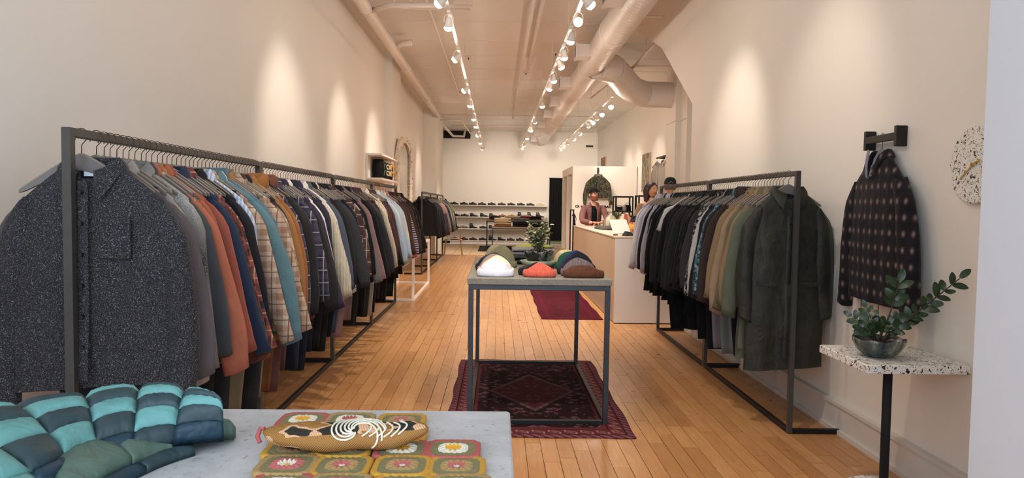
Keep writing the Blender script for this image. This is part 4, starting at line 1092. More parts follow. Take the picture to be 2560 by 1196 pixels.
# strap leaves behind the vases
r = thing('strap_leaf_plant', 'olive green strap-leaved plant standing behind the striped vases', 'plant', (2.1, 12.75, CT))
MB().lathe([(.05, 0), (.07, .08), (.065, .1), (.05, .085)], 16).build('pot', plain('grey_pot', '5a5a55', .6), r, True)
for i in range(9):
    a = i*.7+.3; mb = MB(); rows = []
    for k in range(8):
        u = k/7; d = .24*u; w_ = .022*math.sin(PI*min(1, u*.9+.08)); z = .09+.22*math.sin(u*2.2)-.06*u
        cx, cy = d*math.cos(a), d*math.sin(a)
        rows.append([(cx-w_*math.sin(a), cy+w_*math.cos(a), z), (cx, cy, z-.008), (cx+w_*math.sin(a), cy-w_*math.cos(a), z)])
    mb.rings(rows, closed=False, cap0=False, cap1=False); mb.build('leaf', plain('strap_leaf', '3b4028', .5), r, True)
def lump(name, label, cat, x, y, z, sx, sy, sz, mat, seed=0, rz=0, group=None):
    r = thing(name, label, cat, (x, y, z), rz, group); rr = random.Random(seed); ph = [rr.uniform(0, 6) for _ in range(5)]; mb = MB(); rings = []
    for i in range(13):
        u = i/12; a1 = u*PI/2; ring = []
        for j in range(36):
            a = 2*PI*j/36; q = math.cos(a1)**.5 if i < 12 else .03
            k = 1+.08*math.sin(3*a+ph[0])+.05*math.sin(7*a+ph[1]+u*3)
            ring.append((sx*q*k*sl(math.cos(a), .7), sy*q*k*sl(math.sin(a), .7), sz*math.sin(a1)**.8*(1+.12*math.sin(5*a+ph[2]))+.001))
        rings.append(ring)
    MB().rings(rings).build('cloth_body', mat, r, True); return r
lump('folded_garment', 'olive and burgundy garment lying flat on the counter before the man', 'clothing', 1.72, 11.5, CT, .17, .5, .045, F('print', '4a4636', '3c2228', '6a6a4e', s=.3), 1)
lump('scarf', 'green and blue knitted scarf bundled on the counter', 'scarf', 2.08, 10.3, CT, .085, .14, .10, F('plain', '245548'), 2)
lump('scarf', 'orange and yellow knitted scarf bundled on the counter', 'scarf', 1.95, 10.55, CT, .06, .12, .12, F('hstripe', 'd0702f', 'd9a040', s=.5), 3)
lump('scarf', 'navy scarf with a red fleck lying under the bright knits', 'scarf', 2.0, 10.05, CT, .14, .1, .045, F('print', '1c2233', '28304a', 'a8404a', s=.6), 4)
lump('scarf', 'purple knitted scarf at the right edge of the counter', 'scarf', 2.12, 9.75, CT, .07, .09, .15, F('plain', '4b2c48'), 5)
lump('bag', 'lavender cloth bag slumped behind the pale vase', 'bag', 1.96, 12.9, CT, .09, .12, .16, F('plain', '77738f'), 6)
lump('bag', 'black cloth bag slumped on the counter behind the scarves', 'bag', 2.08, 11.0, CT, .10, .16, .20, F('plain', '1b1e25'), 7)

# ------------------------------------------------------------------ fitting room box with the hanging camouflage jacket
r = thing('fitting_room', 'white fitting room box with two narrow door openings at its left side', 'partition', (1.88, 18.5, 0))
MB().box(0, 1.62, 0, .1, 0, 2.41).build('front_panel', M_wall, r)
MB().box(0, 1.62, 0.1, 2.95, 2.31, 2.41).build('roof_panel', M_wall, r)
for y0, y1 in ((.1, .25), (1.35, 1.6), (2.7, 2.95)): MB().box(0, .1, y0, y1, 0, 2.31).build('jamb', M_wall, r)
for y0, y1 in ((.25, 1.35), (1.6, 2.7)): MB().box(0, .1, y0, y1, 2.22, 2.31).build('lintel', M_wall, r)
MB().box(.1, 1.62, 2.85, 2.95, 0, 2.31).build('rear_panel', M_wall, r)
mb = MB(); pts = []
for (ya, yb) in ((.27, .8), (1.62, 2.2)):
    c = MB(); rows = [[(.06+.02*math.sin(40*(ya+(yb-ya)*i/30)), ya+(yb-ya)*i/30, z) for i in range(31)] for z in (.05, 2.2)]
    c.rings(rows, closed=False, cap0=False, cap1=False); c.build('cream_curtain', F('plain', 'b9a384'), r, True)
hang = (2.51, 18.40, 2.38)
t = thing('wall_hook', 'camouflage strap hook at the top of the fitting room wall', 'hook', (hang[0], 18.44, 2.33)); MB().box(-.022, .022, .03, .058, -.12, .04).build('strap', F('camo', '3f4530', '6a6a48', '272a20'), t)
MB().tube([(0, .03, -.1), (0, -.04, -.1), (0, -.045, -.085)], .005, 6).build('peg', M_chrome, t)
hanger(hang[0], 18.40, hang[2]-.085, 0, 'dark hanger of the camouflage jacket on the fitting room wall', None)
t = thing('jacket', 'camouflage trucker jacket hanging on the white fitting room wall', 'jacket', (hang[0], 18.395, hang[2]-.085))
mc = F('camo', '4f5042', '77745a', '2c2d28')
torso(w=.225, hem=-.66, d=.03, seed=5, nr=48, nz=20, folds=.4).build('body', mc, t, True)
for sd in (1, -1): sleeve(sd, .64, .09, .225, .034, .06, .045, 8, nz=20).build('sleeve', mc, t, True)
collar('shirt', .078, .03).build('collar', mc, t, True)
tag(MB().box(-.19, -.03, -.045, -.036, -.56, -.28).build('patch_panel', F('plain', '2f2f2c'), t), 'dark grey chest panel')
for sx in (-.12, .12):
    MB().bbox(sx-.065, sx+.065, -.052, -.040, -.30, -.26, .003).build('pocket_flap', mc, t); MB().bbox(sx-.06, sx+.06, -.047, -.038, -.42, -.30, .003).build('pocket', mc, t)
MB().bbox(-.225, .225, -.045, .03, -.68, -.64, .006).build('waistband', mc, t)
# lettering on the wall behind the man, as legible in the photograph
def text(body, name, loc, size, mat, parent=None, rot=(PI/2, 0, 0), bold=.004, ext=.001, align='LEFT'):
    cu = bpy.data.curves.new(name, 'FONT'); cu.body = body; cu.size = size; cu.extrude = ext; cu.offset = bold; cu.align_x = align; cu.resolution_u = 3
    o = bpy.data.objects.new(name, cu); COL.objects.link(o); bpy.context.view_layer.update()
    me = bpy.data.meshes.new_from_object(o.evaluated_get(bpy.context.evaluated_depsgraph_get())); bpy.data.objects.remove(o)
    me.materials.clear(); me.materials.append(mat); o = bpy.data.objects.new(name, me); COL.objects.link(o); o.location = loc; o.rotation_euler = rot
    if parent: o.parent = parent
    return o
t = thing('wall_lettering', 'black capital lettering on the white fitting room wall behind the man', 'lettering', (1.95, 18.495, 1.36))
text('CR +', 'letter_row', (.0, 0, 0), .085, M_black, t); text('R + BARBAR', 'letter_row', (.44, 0, 0), .085, M_black, t)

# display frames with bags and dark clothes to the right of the fitting room
M_frm = plain('olive_black_steel', '2b2a22', .5, .5)
def frame_shelf(label, x0, x1, y, z1, zs):
    r = thing('steel_shelf', label, 'shelf', (x0, y, 0)); w_ = x1-x0; d = .4; b = .03
    for px in (0, w_-b):
        for py in (0, d-b): MB().box(px, px+b, py, py+b, 0, z1).build('post', M_frm, r)
    for py in (0, d-b): MB().box(b, w_-b, py, py+b, z1-b, z1).build('rail', M_frm, r)
    MB().box(.0305, w_-.0305, 0, d, zs-.03, zs).build('shelf_board', M_frm, r)
    return r
frame_shelf('dark steel display frame with two bags on its shelf, beside the fitting room wall', 2.44, 2.82, 15.2, 1.62, 1.31)
frame_shelf('dark steel display frame partly hidden behind the long-haired person', 2.86, 3.3, 14.9, 1.64, 1.31)
def bag(label, x, y, z, w_, d, h, mat, strap=True):
    r = thing('bag', label, 'bag', (x, y, z)); rings = []
    for k in range(9):
        u = k/8; q = 1-.12*u+.05*math.sin(u*PI); rings.append([(w_/2*q*sl(math.cos(2*PI*j/20), .5), d/2*(q-.3*u)*sl(math.sin(2*PI*j/20), .5), h*u+.001) for j in range(20)])
    MB().rings(rings).build('bag_body', mat, r, True)
    if strap: MB().tube([(-w_*.35, 0, h*.98), (-w_*.2, 0, h*1.3), (w_*.2, 0, h*1.3), (w_*.35, 0, h*.98)], .006, 6).build('strap', mat, r, True)
bag('grey printed bag on the dark display frame shelf', 2.55, 15.35, 1.31, .16, .14, .09, F('print', '3a3a3e', '8a8486', '202024', s=1.2))
bag('navy zip bag on the dark display frame shelf', 2.73, 15.38, 1.31, .13, .14, .13, F('plain', '22252f'))
lump('folded_garment', 'white folded cloth between the bags on the display frame', 'clothing', 2.645, 15.3, 1.31, .035, .06, .11, F('plain', 'd9cfbf'), 12)
lump('folded_garment', 'black draped cloth on a pile below the display frame', 'clothing', 2.62, 14.85, .80, .26, .2, .38, F('plain', '16181d'), 13)
r = thing('plinth_box', 'black box carrying the black draped cloth', 'box', (2.62, 14.85, 0)); MB().bbox(-.25, .25, -.2, .2, 0, .80, .004).build('box_body', M_black, r)
# black rail left of the counter's far end with a dark garment
r = thing('clothes_stand', 'slim black steel stand at the far left end of the counter', 'clothes rail', (1.50, 14.6, 0))
for q in ((0, .025, 0, .025, 0, 1.33), (0, .025, .6, .625, 0, 1.33), (0, .025, .025, .6, 1.305, 1.33), (0, .025, .025, .6, 0, .025)): MB().box(*q).build('bar', M_dark, r)
hanger(1.56, 14.9, 1.33, PI/2*.95, 'dark hanger on the slim black stand behind the man', None)
garment('coat', 'coat', 3, F('plain', '17171b'), 1.56, 14.9, 1.33, PI/2*.95, 'black coat hanging on the slim black stand behind the man', 'coat', None, 'l')

# ------------------------------------------------------------------ paintings and wall rail on the rear right wall
def art(label, y0, y1, z0, z1, cols, seed, x=3.52):
    r = thing('painting', label, 'painting', (x, (y0+y1)/2, (z0+z1)/2)); a, b = (y1-y0)/2, (z1-z0)/2
    MB().box(-.045, -.002, -a, a, -b, b).build('canvas_edge', plain('raw_canvas', 'b79a7f', .8), r)
    m, t, bs = nt('oil_paint', .6); v = coords(t, (1, .8, .35)); vo = noise(t, v, 9+seed, 5, .7, dist=2.5)
    L(t, rampc(t, vo, [(.3+.4*i/len(cols), C(c)) for i, c in enumerate(cols)]), bs.inputs['Base Color']); bump(t, bs, vo, .5, .01)
    MB().box(-.048, -.0455, -a+.004, a-.004, -b+.004, b-.004).build('paint_layer', m, r)
art('tall abstract painting in green, white and brown on the rear right wall', 16.9, 17.75, 1.77, 2.66, ('2f6a44', '6c8a66', 'c9c6b4', '5a4128', '1f1c18', 'a9843f'), 1)
art('small dark brown painting high on the rear right wall above the fitting room', 23.9, 24.9, 2.52, 3.02, ('2d241f', '5a4438', '8a6a55', '2a211d'), 4)
r = thing('wall_rail', 'short black steel rail fixed to the rear right wall above two shirts', 'clothes rail', (3.52, 15.3, 2.44))
MB().box(-.16, -.13, -.45, .35, -.015, .015).build('bar', M_dark, r); MB().box(-.13, -.002, -.30, -.27, -.02, .02).build('bracket', M_dark, r); MB().box(-.13, -.002, .2, .23, -.02, .02).build('bracket', M_dark, r)
for yy, k, m, lb in ((15.60, 'sweater', F('plain', 'a89f94'), 'grey sweatshirt with a small chest print hanging from the short rear wall rail'), (15.02, 'shirt', F('plain', 'f2eee2'), 'white shirt with a small dark motif hanging from the short rear wall rail')):
    hanger(3.375, yy, 2.455, -1.3, 'grey hanger of the '+lb[:lb.index(' with')]+' on the rear wall rail', None)
    garment('shirt', k, 2, m, 3.375, yy, 2.455, -1.3, lb, 'shirt', None, 'l', .8)

# ------------------------------------------------------------------ shoe shelves, shoes, curtain
r = thing('shoe_shelf', 'wide white four-tier shoe shelf along the back wall', 'shelf', (-1.66, 26.135, 0))
W_ = 3.42; SHZ = (.14, .555, .97, 1.385)
for z in SHZ: MB().bbox(0, W_, -.33, -.005, z-.028, z, .003).build('shelf_board', M_wframe, r)
for x in (0, .93, 2.13, W_-.03):
    MB().box(x, x+.03, -.03, -.0052, 0, 1.355).build('upright', M_wframe, r)
for z in SHZ[1:]: MB().box(.03, W_-.03, -.02, -.0055, z-.028+.03, z+.12).build('back_strip', M_wframe, r)
MB().box(.0, W_, -.3, -.28, 0.02, .112).build('kick_panel', M_wframe, r)
def shoe_meshes(boot, ankle=0):
    rings = []; n = 14
    for i in range(17):
        u = i/16; x = .285*u; wd = .036+.013*math.sin(PI*min(1, u*1.05))**.7+(.006 if u > .55 else 0)
        if u > .9: wd *= (1-u)*8+.2 if u < .999 else .25
        if u < .06: wd *= .8
        if boot:
            tp = ankle if u < .36 else .075+(ankle-.075)*max(0, 1-(u-.36)/.14)**1.3 if u < .6 else .07-.03*(u-.6)/.4
        else: tp = .068 if u < .1 else .060 if u < .26 else .06+.03*math.sin((u-.26)/.24*PI/2) if u < .5 else .088-.05*((u-.5)/.5)**.7
        if u > .96: tp *= .8
        ring = []
        if not boot: tp *= 1.22
        for j in range(n):
            a = 2*PI*j/n; sx = math.cos(a); sz = math.sin(a)
            z = .02 if sz < 0 else .02+(tp-.02)*sz**.8
            w_ = wd*(1-.35*max(0, sz)*(0 if boot and u < .4 else 1))
            ring.append((x, w_*sl(sx, .8), z))
        rings.append(ring)
    up = MB().rings(rings).mesh('upper', smooth=True)
    mb = MB(); rings = []
    for i in range(13):
        u = i/12; x = -.006+.3*u; wd = .04+.014*math.sin(PI*min(1, u*1.05))**.7
        if i in (0, 12): wd *= .5
        zb = .001 if u < .3 or u > .42 and u < .85 else .008
        rings.append([(x, -wd, zb), (x, wd, zb), (x, wd, .024), (x, -wd, .024)])
    return up, mb.rings(rings).mesh('sole')
SHOE = {0: shoe_meshes(False), 1: shoe_meshes(True, .13), 2: shoe_meshes(True, .19)}
def shoe(kind, x, z, colr, nm, label):
    up, so = SHOE[kind]; r = thing(nm, label, 'shoe', (x, 25.96, z), 0, 'shoes on the white shelves')
    m = plain('shoe_'+colr, {'black': '18151a', 'brown': '3c2420', 'gloss': '241a1c', 'cream': 'c6b89a', 'tan': '8f4c2e', 'amber': 'a9682f', 'oxblood': '4c211f', 'grey': '7d776c', 'beige': 'a98d70'}[colr], .35, 0, .1)
    add('upper', up, r, m); add('sole', so, r, M_black if colr != 'cream' else m)
rows = [
 (1.385, 'black black black brown gloss brown gloss black gloss cream', '0000000000', (1128, 1152, 1174, 1197, 1221, 1246, 1270, 1294, 1318, 1343)),
 (.97, 'black black black black brown tan amber black black black', '0011100221'.replace('21', '22'), (1133, 1154, 1177, 1202, 1225, 1249, 1272, 1296, 1320, 1342)),
 (.555, 'brown grey black gloss black black black gloss brown black', '0020100101', (1131, 1152, 1176, 1201, 1224, 1249, 1272, 1296, 1320, 1342)),
 (.14, 'black brown oxblood black black black black black beige black', '0000210000', (1130, 1153, 1176, 1200, 1224, 1247, 1270, 1293, 1317, 1341))]
TIER = {1.385: 'top', .97: 'second', .555: 'third', .14: 'bottom'}
for z, cs, ks, xs in rows:
    for i, (c_, k_, px) in enumerate(zip(cs.split(), ks, xs)):
        x = (px-1245.5)/1836*25.96-.0
        nm = ('low_shoe', 'ankle_boot', 'tall_boot')[int(k_)]
        shoe(int(k_), x, z, c_, nm, f'{dict(gloss="glossy dark", amber="amber tan").get(c_, c_)} {nm.replace("_", " ")}, {nth(i+1)} from the left on the {TIER[z]} tier of the shoe shelf')
# black curtain in the doorway of the back wall
r = thing('curtain', 'black floor-length curtain beside the shoe shelves', 'curtain', (1.83, 26.06, 0))
n = 120; rows = [[(.51*i/n, .03*math.sin(i*.45)+.012*math.sin(i*.17), z) for i in range(n+1)] for z in (.16, 1., 2.36)]
MB().rings(rows, closed=False, cap0=False, cap1=False).build('curtain_cloth', F('plain', '15161c'), r, True)
MB().box(-.01, .53, -.04, .075, 2.36, 2.385).build('curtain_track', M_black, r)
struct('door_1', MB().box(1.84, 2.33, 26.12, 26.139, 0, .15), plain('green_glass_strip', '8f9a78', .3))
# back tables' sweaters
def pile(label, x, y, z, w_, d, cols, n, nm='sweater', h=.045):
    folded(nm, label, 'sweater', x, y, z, w_, d, n, R.uniform(-.05, .05), 'folded sweaters on the rear tables', [F('heather', c, c) for c in cols], h)
pile('stack of cream and caramel sweaters at the left of the low rear table', .16, 22.6, .735, .52, .5, ('8a5a34', 'c9a878', 'd9bf94', 'd6b98e'), 4, h=.078)
pile('grey sweater over a black one in the middle of the low rear table', .72, 22.6, .735, .5, .5, ('14161a', '14161a', '5b574e', '68645a'), 4, h=.078)
pile('dark brown and green sweaters at the right of the low rear table', 1.28, 22.6, .735, .5, .5, ('221b1c', '2a2223', '275c43'), 3, h=.066)
pile('burgundy and teal sweaters at the left of the taller rear table', -.08, 23.8, .925, .36, .5, ('4b1f29', '5a2a33', '3f6264'), 3)
pile('cream striped sweaters in the middle of the taller rear table', .50, 23.8, .925, .55, .5, ('8a5a55', 'c9b090', 'd2bd98'), 3)
pile('red, green and ivory sweaters stacked on the taller rear table', .92, 23.75, .925, .36, .45, ('3a4434', '3a4434', 'b33a40', 'c9b79a'), 4)
pile('black and plum sweaters at the right end of the taller rear table', 1.24, 23.8, .925, .36, .5, ('5a2438', '1a1a1e', '2a2a2c'), 3)
# wooden chair by the corner rail
r = thing('chair', 'light wood chair on thin metal legs beside the far left rail', 'chair', (-1.2, 20.1, 0))
m_w = plain('chair_wood', 'a9764a', .4)
rows = [[(-.24+.48*i/8, -.2+.4*j/8, .45+.02*math.cos((i-4)*.4)-.012*math.cos((j-4)*.3)+(-.02 if i in (0, 8) else 0)) for i in range(9)] for j in range(9)]
MB().rings(rows+[[(p[0], p[1], p[2]-.015) for p in rw] for rw in rows[::-1]], closed=False, cap0=False, cap1=False).build('seat', m_w, r, True)
for sx in (-1, 1):
    for sy in (-1, 1): MB().tube([(sx*.19, sy*.15, .45), (sx*.25, sy*.21, .001)], .011, 8).build('leg', plain('chair_metal', 'b59a78', .3, .7), r)
MB().tube([(-.18, .2, .46), (-.21, .25, .80), (.21, .25, .80), (.18, .2, .46)], .011, 8).build('back_frame', m_w, r, True)

# white nesting frame beneath the last clothes of the left row
r = thing('low_stand', 'low white steel frame standing past the end of the long left rails', 'frame', (-1.75, 10.5, 0)); X_, Y_, H_, b = .57, 2.4, .783, .035
for px in (0, X_-b):
    for py in (0, Y_-b): MB().bbox(px, px+b, py, py+b, 0, H_, .002).build('leg', M_wframe, r)
for z in (0, H_-b):
    for px in (0, X_-b): MB().bbox(px, px+b, b+.001, Y_-b-.001, z, z+b, .002).build('side_bar', M_wframe, r)
    for py in (0, Y_-b): MB().bbox(b+.001, X_-b-.001, py, py+b, z, z+b, .002).build('cross_bar', M_wframe, r)

# white wall shelf with printed sock packs
r = thing('wall_shelf', 'white steel box shelf on the left wall above the fourth rail', 'shelf', (-1.97, 11.0, 1.75)); D, W2, H2, b = .24, 1.75, .39, .028
for z in (0, H2-b): MB().box(0.002, D, 0, W2, z, z+b).build('shelf_board', M_wframe, r)
for y in (0, W2-b):
    for x in (.002, D-b):
        if x > .1 : continue
        MB().box(x, x+b, y, y+b, b+.0005, H2-b-.0005).build('upright', M_wframe, r)
spec = [('black', '16151a', None, ''), ('green', '4d7a63', '1b1c20', 'RY'), ('white', 'd0c0a0', '2b2422', 'ZKY'), ('yellow', 'cf9a3e', '241f20', 'OMY'), ('white', 'd8c8a6', '1d1a1d', 'RY')]
for i, (nm, c, c2, tx) in enumerate(spec):
    y = 11.50+.24*i; t = thing('sock_pack', f'{"plain black" if i == 0 else nm+" lettered black"} sock pack, {nth(i+1)} from the left on the white wall shelf', 'socks', (-1.865, y, 1.7785), -.85, 'printed sock packs')
    hh = .30 if i == 0 else .27; rings = []
    for k in range(9):
        u = k/8; q = 1-.05*math.cos(u*6); rings.append([(.07*q*sl(math.cos(2*PI*j/24), .6), .085*q*sl(math.sin(2*PI*j/24), .6), .001+hh*u) for j in range(24)])
    MB().rings(rings).build('pack_body', F('plain', c2 or c), t, True)
    if tx:
        m = plain('sock_ink_'+nm, c, .8)
        for q in range(2): text(tx[:3], 'lettering', (.0745, -.075 if q == 0 else -.075, .17-.10*q), .10, m, t, rot=(PI/2, 0, PI/2), bold=.006, ext=.003)
# arched mirror with a worn white frame
def arch_pts(w_, h, n=18): return [(w_/2*math.cos(a), h-w_/2*1.15+w_/2*1.15*math.sin(a)) for a in [PI*i/n for i in range(n+1)]]
r = thing('arched_mirror', 'tall arched mirror in a chipped white wooden frame on the left pier', 'mirror', (-1.75, 13.55, 1.2), -.26); 
m, t, b = nt('chipped_white_paint', .7); v = coords(t); L(t, mixc(t, rampc(t, noise(t, v, 22, 5, .75), [(.56, (0, 0, 0, 1)), (.6, (1, 1, 1, 1))]), C('d8ccb8'), C('6d5a49')), b.inputs['Base Color'])
mb = MB(); out = [(-.36, 0)]+arch_pts(.72, 1.42)[::-1]+[(.36, 0)]; inn = [(-.26, .1)]+[(x, z-.02) for x, z in arch_pts(.52, 1.32)[::-1]]+[(.26, .1)]
mb.rings([[(.0015, p[0], p[1]) for p in inn], [(.0015, p[0], p[1]) for p in out], [(.055, p[0], p[1]) for p in out], [(.06, p[0]*.97, p[1]) for p in out], [(.05, p[0], p[1]) for p in inn], [(.0015, p[0], p[1]) for p in inn]], cap0=False, cap1=False)
mb.build('mirror_frame', m, r)
mb = MB(); mb.v = [(.02, p[0], p[1]) for p in inn]+[(.002, p[0], p[1]) for p in inn]; k = len(inn); mb.face(*range(k)[::-1]); mb.face(*range(k, 2*k))
for i in range(k): mb.face(i, (i+1) % k, k+(i+1) % k, k+i)
mb.build('mirror_glass', plain('mirror_silver', 'c9c6c0', .08, 1, 0), r)

# ------------------------------------------------------------------ people
def skinned(name, chain, mat, parent, sub=2, root=0):
    """chain: list of (point, radius or (rx, ry), parent index)"""
    me = bpy.data.meshes.new(name); me.from_pydata([c[0] for c in chain], [(c[2], i) for i, c in enumerate(chain) if c[2] is not None and c[2] >= 0], [])
    o = bpy.data.objects.new(name, me); COL.objects.link(o)
    md = o.modifiers.new('skin', 'SKIN'); md.use_smooth_shade = True
    sv = me.skin_vertices[0].data
    for i, c in enumerate(chain):
        q = c[1] if isinstance(c[1], tuple) else (c[1], c[1]); sv[i].radius = q; sv[i].use_root = (i == root)
    s2 = o.modifiers.new('sub', 'SUBSURF'); s2.levels = s2.render_levels = sub
    bpy.context.view_layer.update()
    m2 = bpy.data.meshes.new_from_object(o.evaluated_get(bpy.context.evaluated_depsgraph_get())); bpy.data.objects.remove(o); bpy.data.meshes.remove(me)
    m2.name = name; m2.materials.clear(); m2.materials.append(mat); m2.polygons.foreach_set('use_smooth', [True]*len(m2.polygons))
    o = bpy.data.objects.new(name, m2); COL.objects.link(o); o.parent = parent; return o
def head(parent, c, rz, rx, skin, beard=None, hair=None, cap=None, back=False, brow='2a1c16'):
    """head facing -y before rotation; c = centre of the skull"""
    h = empty('head', c, 0, parent); h.rotation_euler = (rx, 0, rz)
    mb = MB(); rings = []; n, mm = 48, 36
    for i in range(mm+1):
        th = PI*(i+.05)/(mm+.1); ring = []
        for j in range(n):
            a = 2*PI*j/n; x = math.sin(th)*math.cos(a); y = math.sin(th)*math.sin(a); z = -math.cos(th)
            X = .076*x; Y = .098*y; Z = .118*z-.0
            f = max(0, -y)                        # face side
            if z < -.15: k = 1-.30*(-z-.15)*1.1; X *= k; Y *= 1-.10*(-z) if y < 0 else 1-.35*(-z-.15)
            if f > .3:
                nose = math.exp(-(x/.13)**2)*(math.exp(-((z+.12)/.16)**2)*.020+math.exp(-((z-.1)/.14)**2)*.008); Y -= nose
                for sx in (-1, 1): Y += .009*math.exp(-((x-sx*.40)/.17)**2-((z-.07)/.11)**2)*f
                Y -= .005*math.exp(-(abs(z)-.0-.2)**2/.01)*math.exp(-(x/.6)**2)*(z > 0)
                Y -= .005*math.exp(-(x/.25)**2-((z+.42)/.07)**2) + .006*math.exp(-(x/.3)**2-((z+.78)/.14)**2)
                Y += .004*math.exp(-(x/.25)**2-((z+.54)/.05)**2)
            ring.append((X, Y, Z))
        rings.append(ring)
    MB().rings(rings).build('face', skin, h, True)
    for sx in (-1, 1):
        MB().ball((sx*.031, -.082, .008), (.012, .009, .0085), 12, 8).build('eye', plain('eye_white', 'd8cfc8', .3), h, True)
        MB().ball((sx*.031, -.0895, .008), (.0055, .003, .0055), 10, 6).build('iris', plain('iris_dark', '20140f', .2), h, True)
        MB().tube([(sx*.014, -.092, .026), (sx*.031, -.093, .031), (sx*.05, -.080, .024)], [.003, .0035, .002], 6).build('eyebrow', plain('brow_'+brow, brow, .9), h, True)
        MB().tube([(sx*.019, -.0895, .0155), (sx*.031, -.0925, .0185), (sx*.044, -.086, .013)], [.0022, .003, .002], 6).build('eyelid', skin, h, True)
        mb = MB().ball((sx*.078, .008, -.005), (.010, .020, .031), 12, 8); mb.tube([(sx*.083, -.004, -.026), (sx*.088, .014, -.018), (sx*.09, .022, .004), (sx*.087, .012, .022), (sx*.083, -.004, .016)], .0042, 6); mb.build('ear', skin, h, True)
    MB().tube([(-.024, -.087, -.052), (-.01, -.097, -.049), (0, -.0975, -.051), (.01, -.097, -.049), (.024, -.087, -.052)], [.0025, .0045, .004, .0045, .0025], 8).build('mouth', plain('lips', '9c5148', .5), h, True)
    if beard:
        mb = MB(); rows = []
        for i in range(9):
            v = i/8; z = -.058-.062*v; row = []
            for j in range(25):
                a = PI+PI*j/24
                k = (1-.30*v)*(.985 if i == 0 else 1.0); ml = math.exp(-((a-1.5*PI)/.33)**2)
                zz = z+(1-v)*.045*abs(math.cos(a))**3
                if i == 0: zz -= .006*ml
                row.append((.077*math.cos(a)*k, .098*math.sin(a)*(1-.07*v)*(.97 if i == 0 else 1.0)-.001, zz))
            rows.append(row)
        rows.append([(p[0]*.7, p[1]*.75, p[2]-.006) for p in rows[-1]])
        mb.rings(rows, closed=False, cap0=False, cap1=False); mb.build('beard', plain('beard_hair', beard, .95, 0, .3, 90, .6, 120), h, True)
    if hair or cap:
        col = plain('hair_'+(hair or '2a2320'), hair or '2a2320', .55, 0, .25, 60, .5, 100)
        mb = MB(); rings = []
        for i in range(13):
            v = i/12; th = v*PI*.62; row = []
            for j in range(40):
                a = 2*PI*j/40; fr = max(0, -math.sin(a)); t2 = th*(1-(.55 if hair == '2b1a15' else .36)*fr**1.2)
                row.append((.081*math.sin(t2)*math.cos(a), .104*math.sin(t2)*math.sin(a)+.003, .124*math.cos(t2)+.002))
            rings.append(row)
        MB().rings(rings[::-1], cap0=False).build('hair', col, h, True)
    if hair == '2b1a15':      # long straight hair falling behind the shoulders
        for sd in (-1, 1):
            for k in range(5):
                x0 = sd*(.028+.012*k); MB().tube([(x0*.5, -.05+.03*k, .112), (sd*(.068+.003*k), -.03+.025*k, .06), (sd*(.083+.002*k), .004+.022*k, -.02), (sd*(.088-.004*k), .012+.02*k, -.12), (sd*(.092-.01*k), .02+.02*k, -.22), (sd*(.085-.01*k), .03+.02*k, -.30)], [.006, .011, .015, .018, .016, .006], 8).build('hair_lock', col, h, True)
        MB().tube([(0, .07, .07), (0, .095, -.02), (0, .09, -.15), (0, .08, -.28)], [.05, .055, .05, .02], 12).build('hair_lock', col, h, True)
    if cap:
        m = F('plain', cap); c_ = empty('cap', (0, 0, .042), 0, h); rings = []
        for i in range(12):
            v = i/11; rings.append([(.087*math.cos(2*PI*j/32)*math.cos(v*PI/2)**.62, .109*math.sin(2*PI*j/32)*math.cos(v*PI/2)**.62+.004, .004+.098*math.sin(v*PI/2)**.9) for j in range(32)])
        MB().rings(rings).build('cap_crown', m, c_, True)
        mb = MB(); rows = []
        for i in range(7):
            v = i/6; rows.append([(.078*math.sin(q)*(1-.12*v*v), -.085-.0-.075*v*math.cos(q)**.7*1.0-.012*math.cos(q), .012-.010*v-.012*(math.sin(q)**2)) for q in [math.radians(-72+144*j/20) for j in range(21)]])
        top = rows; mb.rings(top, closed=False, cap0=False, cap1=False); mb.rings([[(p[0], p[1], p[2]-.004) for p in r_] for r_ in top][::-1], closed=False, cap0=False, cap1=False)
        mb.build('cap_peak', m, c_, True)
        if back: MB().tube([(-.04, .108, .012), (0, .1135, .034), (.04, .108, .012)], .005, 8).build('cap_opening', plain('cap_strap', '6d6a68', .6), c_, True)
        MB().ball((0, .004, .1), .006, 8, 6).build('cap_button', m, c_, True)
    return h
def hand(parent, at, direction, skin, side, curl=.5, up=(0, 0, 1)):
    """palm with five curled fingers; direction = pointing way of the fingers"""
    d = Vector(direction).normalized(); u = Vector(up); u = (u-d*u.dot(d)).normalized(); s = d.cross(u)*side; p0 = Vector(at)
    ch = [(tuple(p0), (.024, .02), None), (tuple(p0+d*.035), (.032, .017), 0), (tuple(p0+d*.075), (.034, .014), 1)]
    for k, (off, ln) in enumerate(((-.028, .070), (-.010, .080), (.010, .075), (.027, .060))):
        b = p0+d*.08+s*off; i0 = len(ch); ch.append((tuple(b), .0095, 2)); q = b
        for m_, f in enumerate((.42, .32, .26)):
            an = curl*(m_+1)*.8; q = q+(d*math.cos(an)-u*math.sin(an))*ln*f; ch.append((tuple(q), .0088-.0008*m_, len(ch)-1))
    b = p0+d*.025-s*.03; i0 = len(ch); ch.append((tuple(b), .012, 1)); q = b
    for m_, f in enumerate((.03, .026)): q = q+(d*.75-s*(.55-.5*m_)-u*.25).normalized()*f; ch.append((tuple(q), .0105-.001*m_, len(ch)-1))
    return skinned('hand', ch, skin, parent, 2)
def V3(*a): return tuple(a)
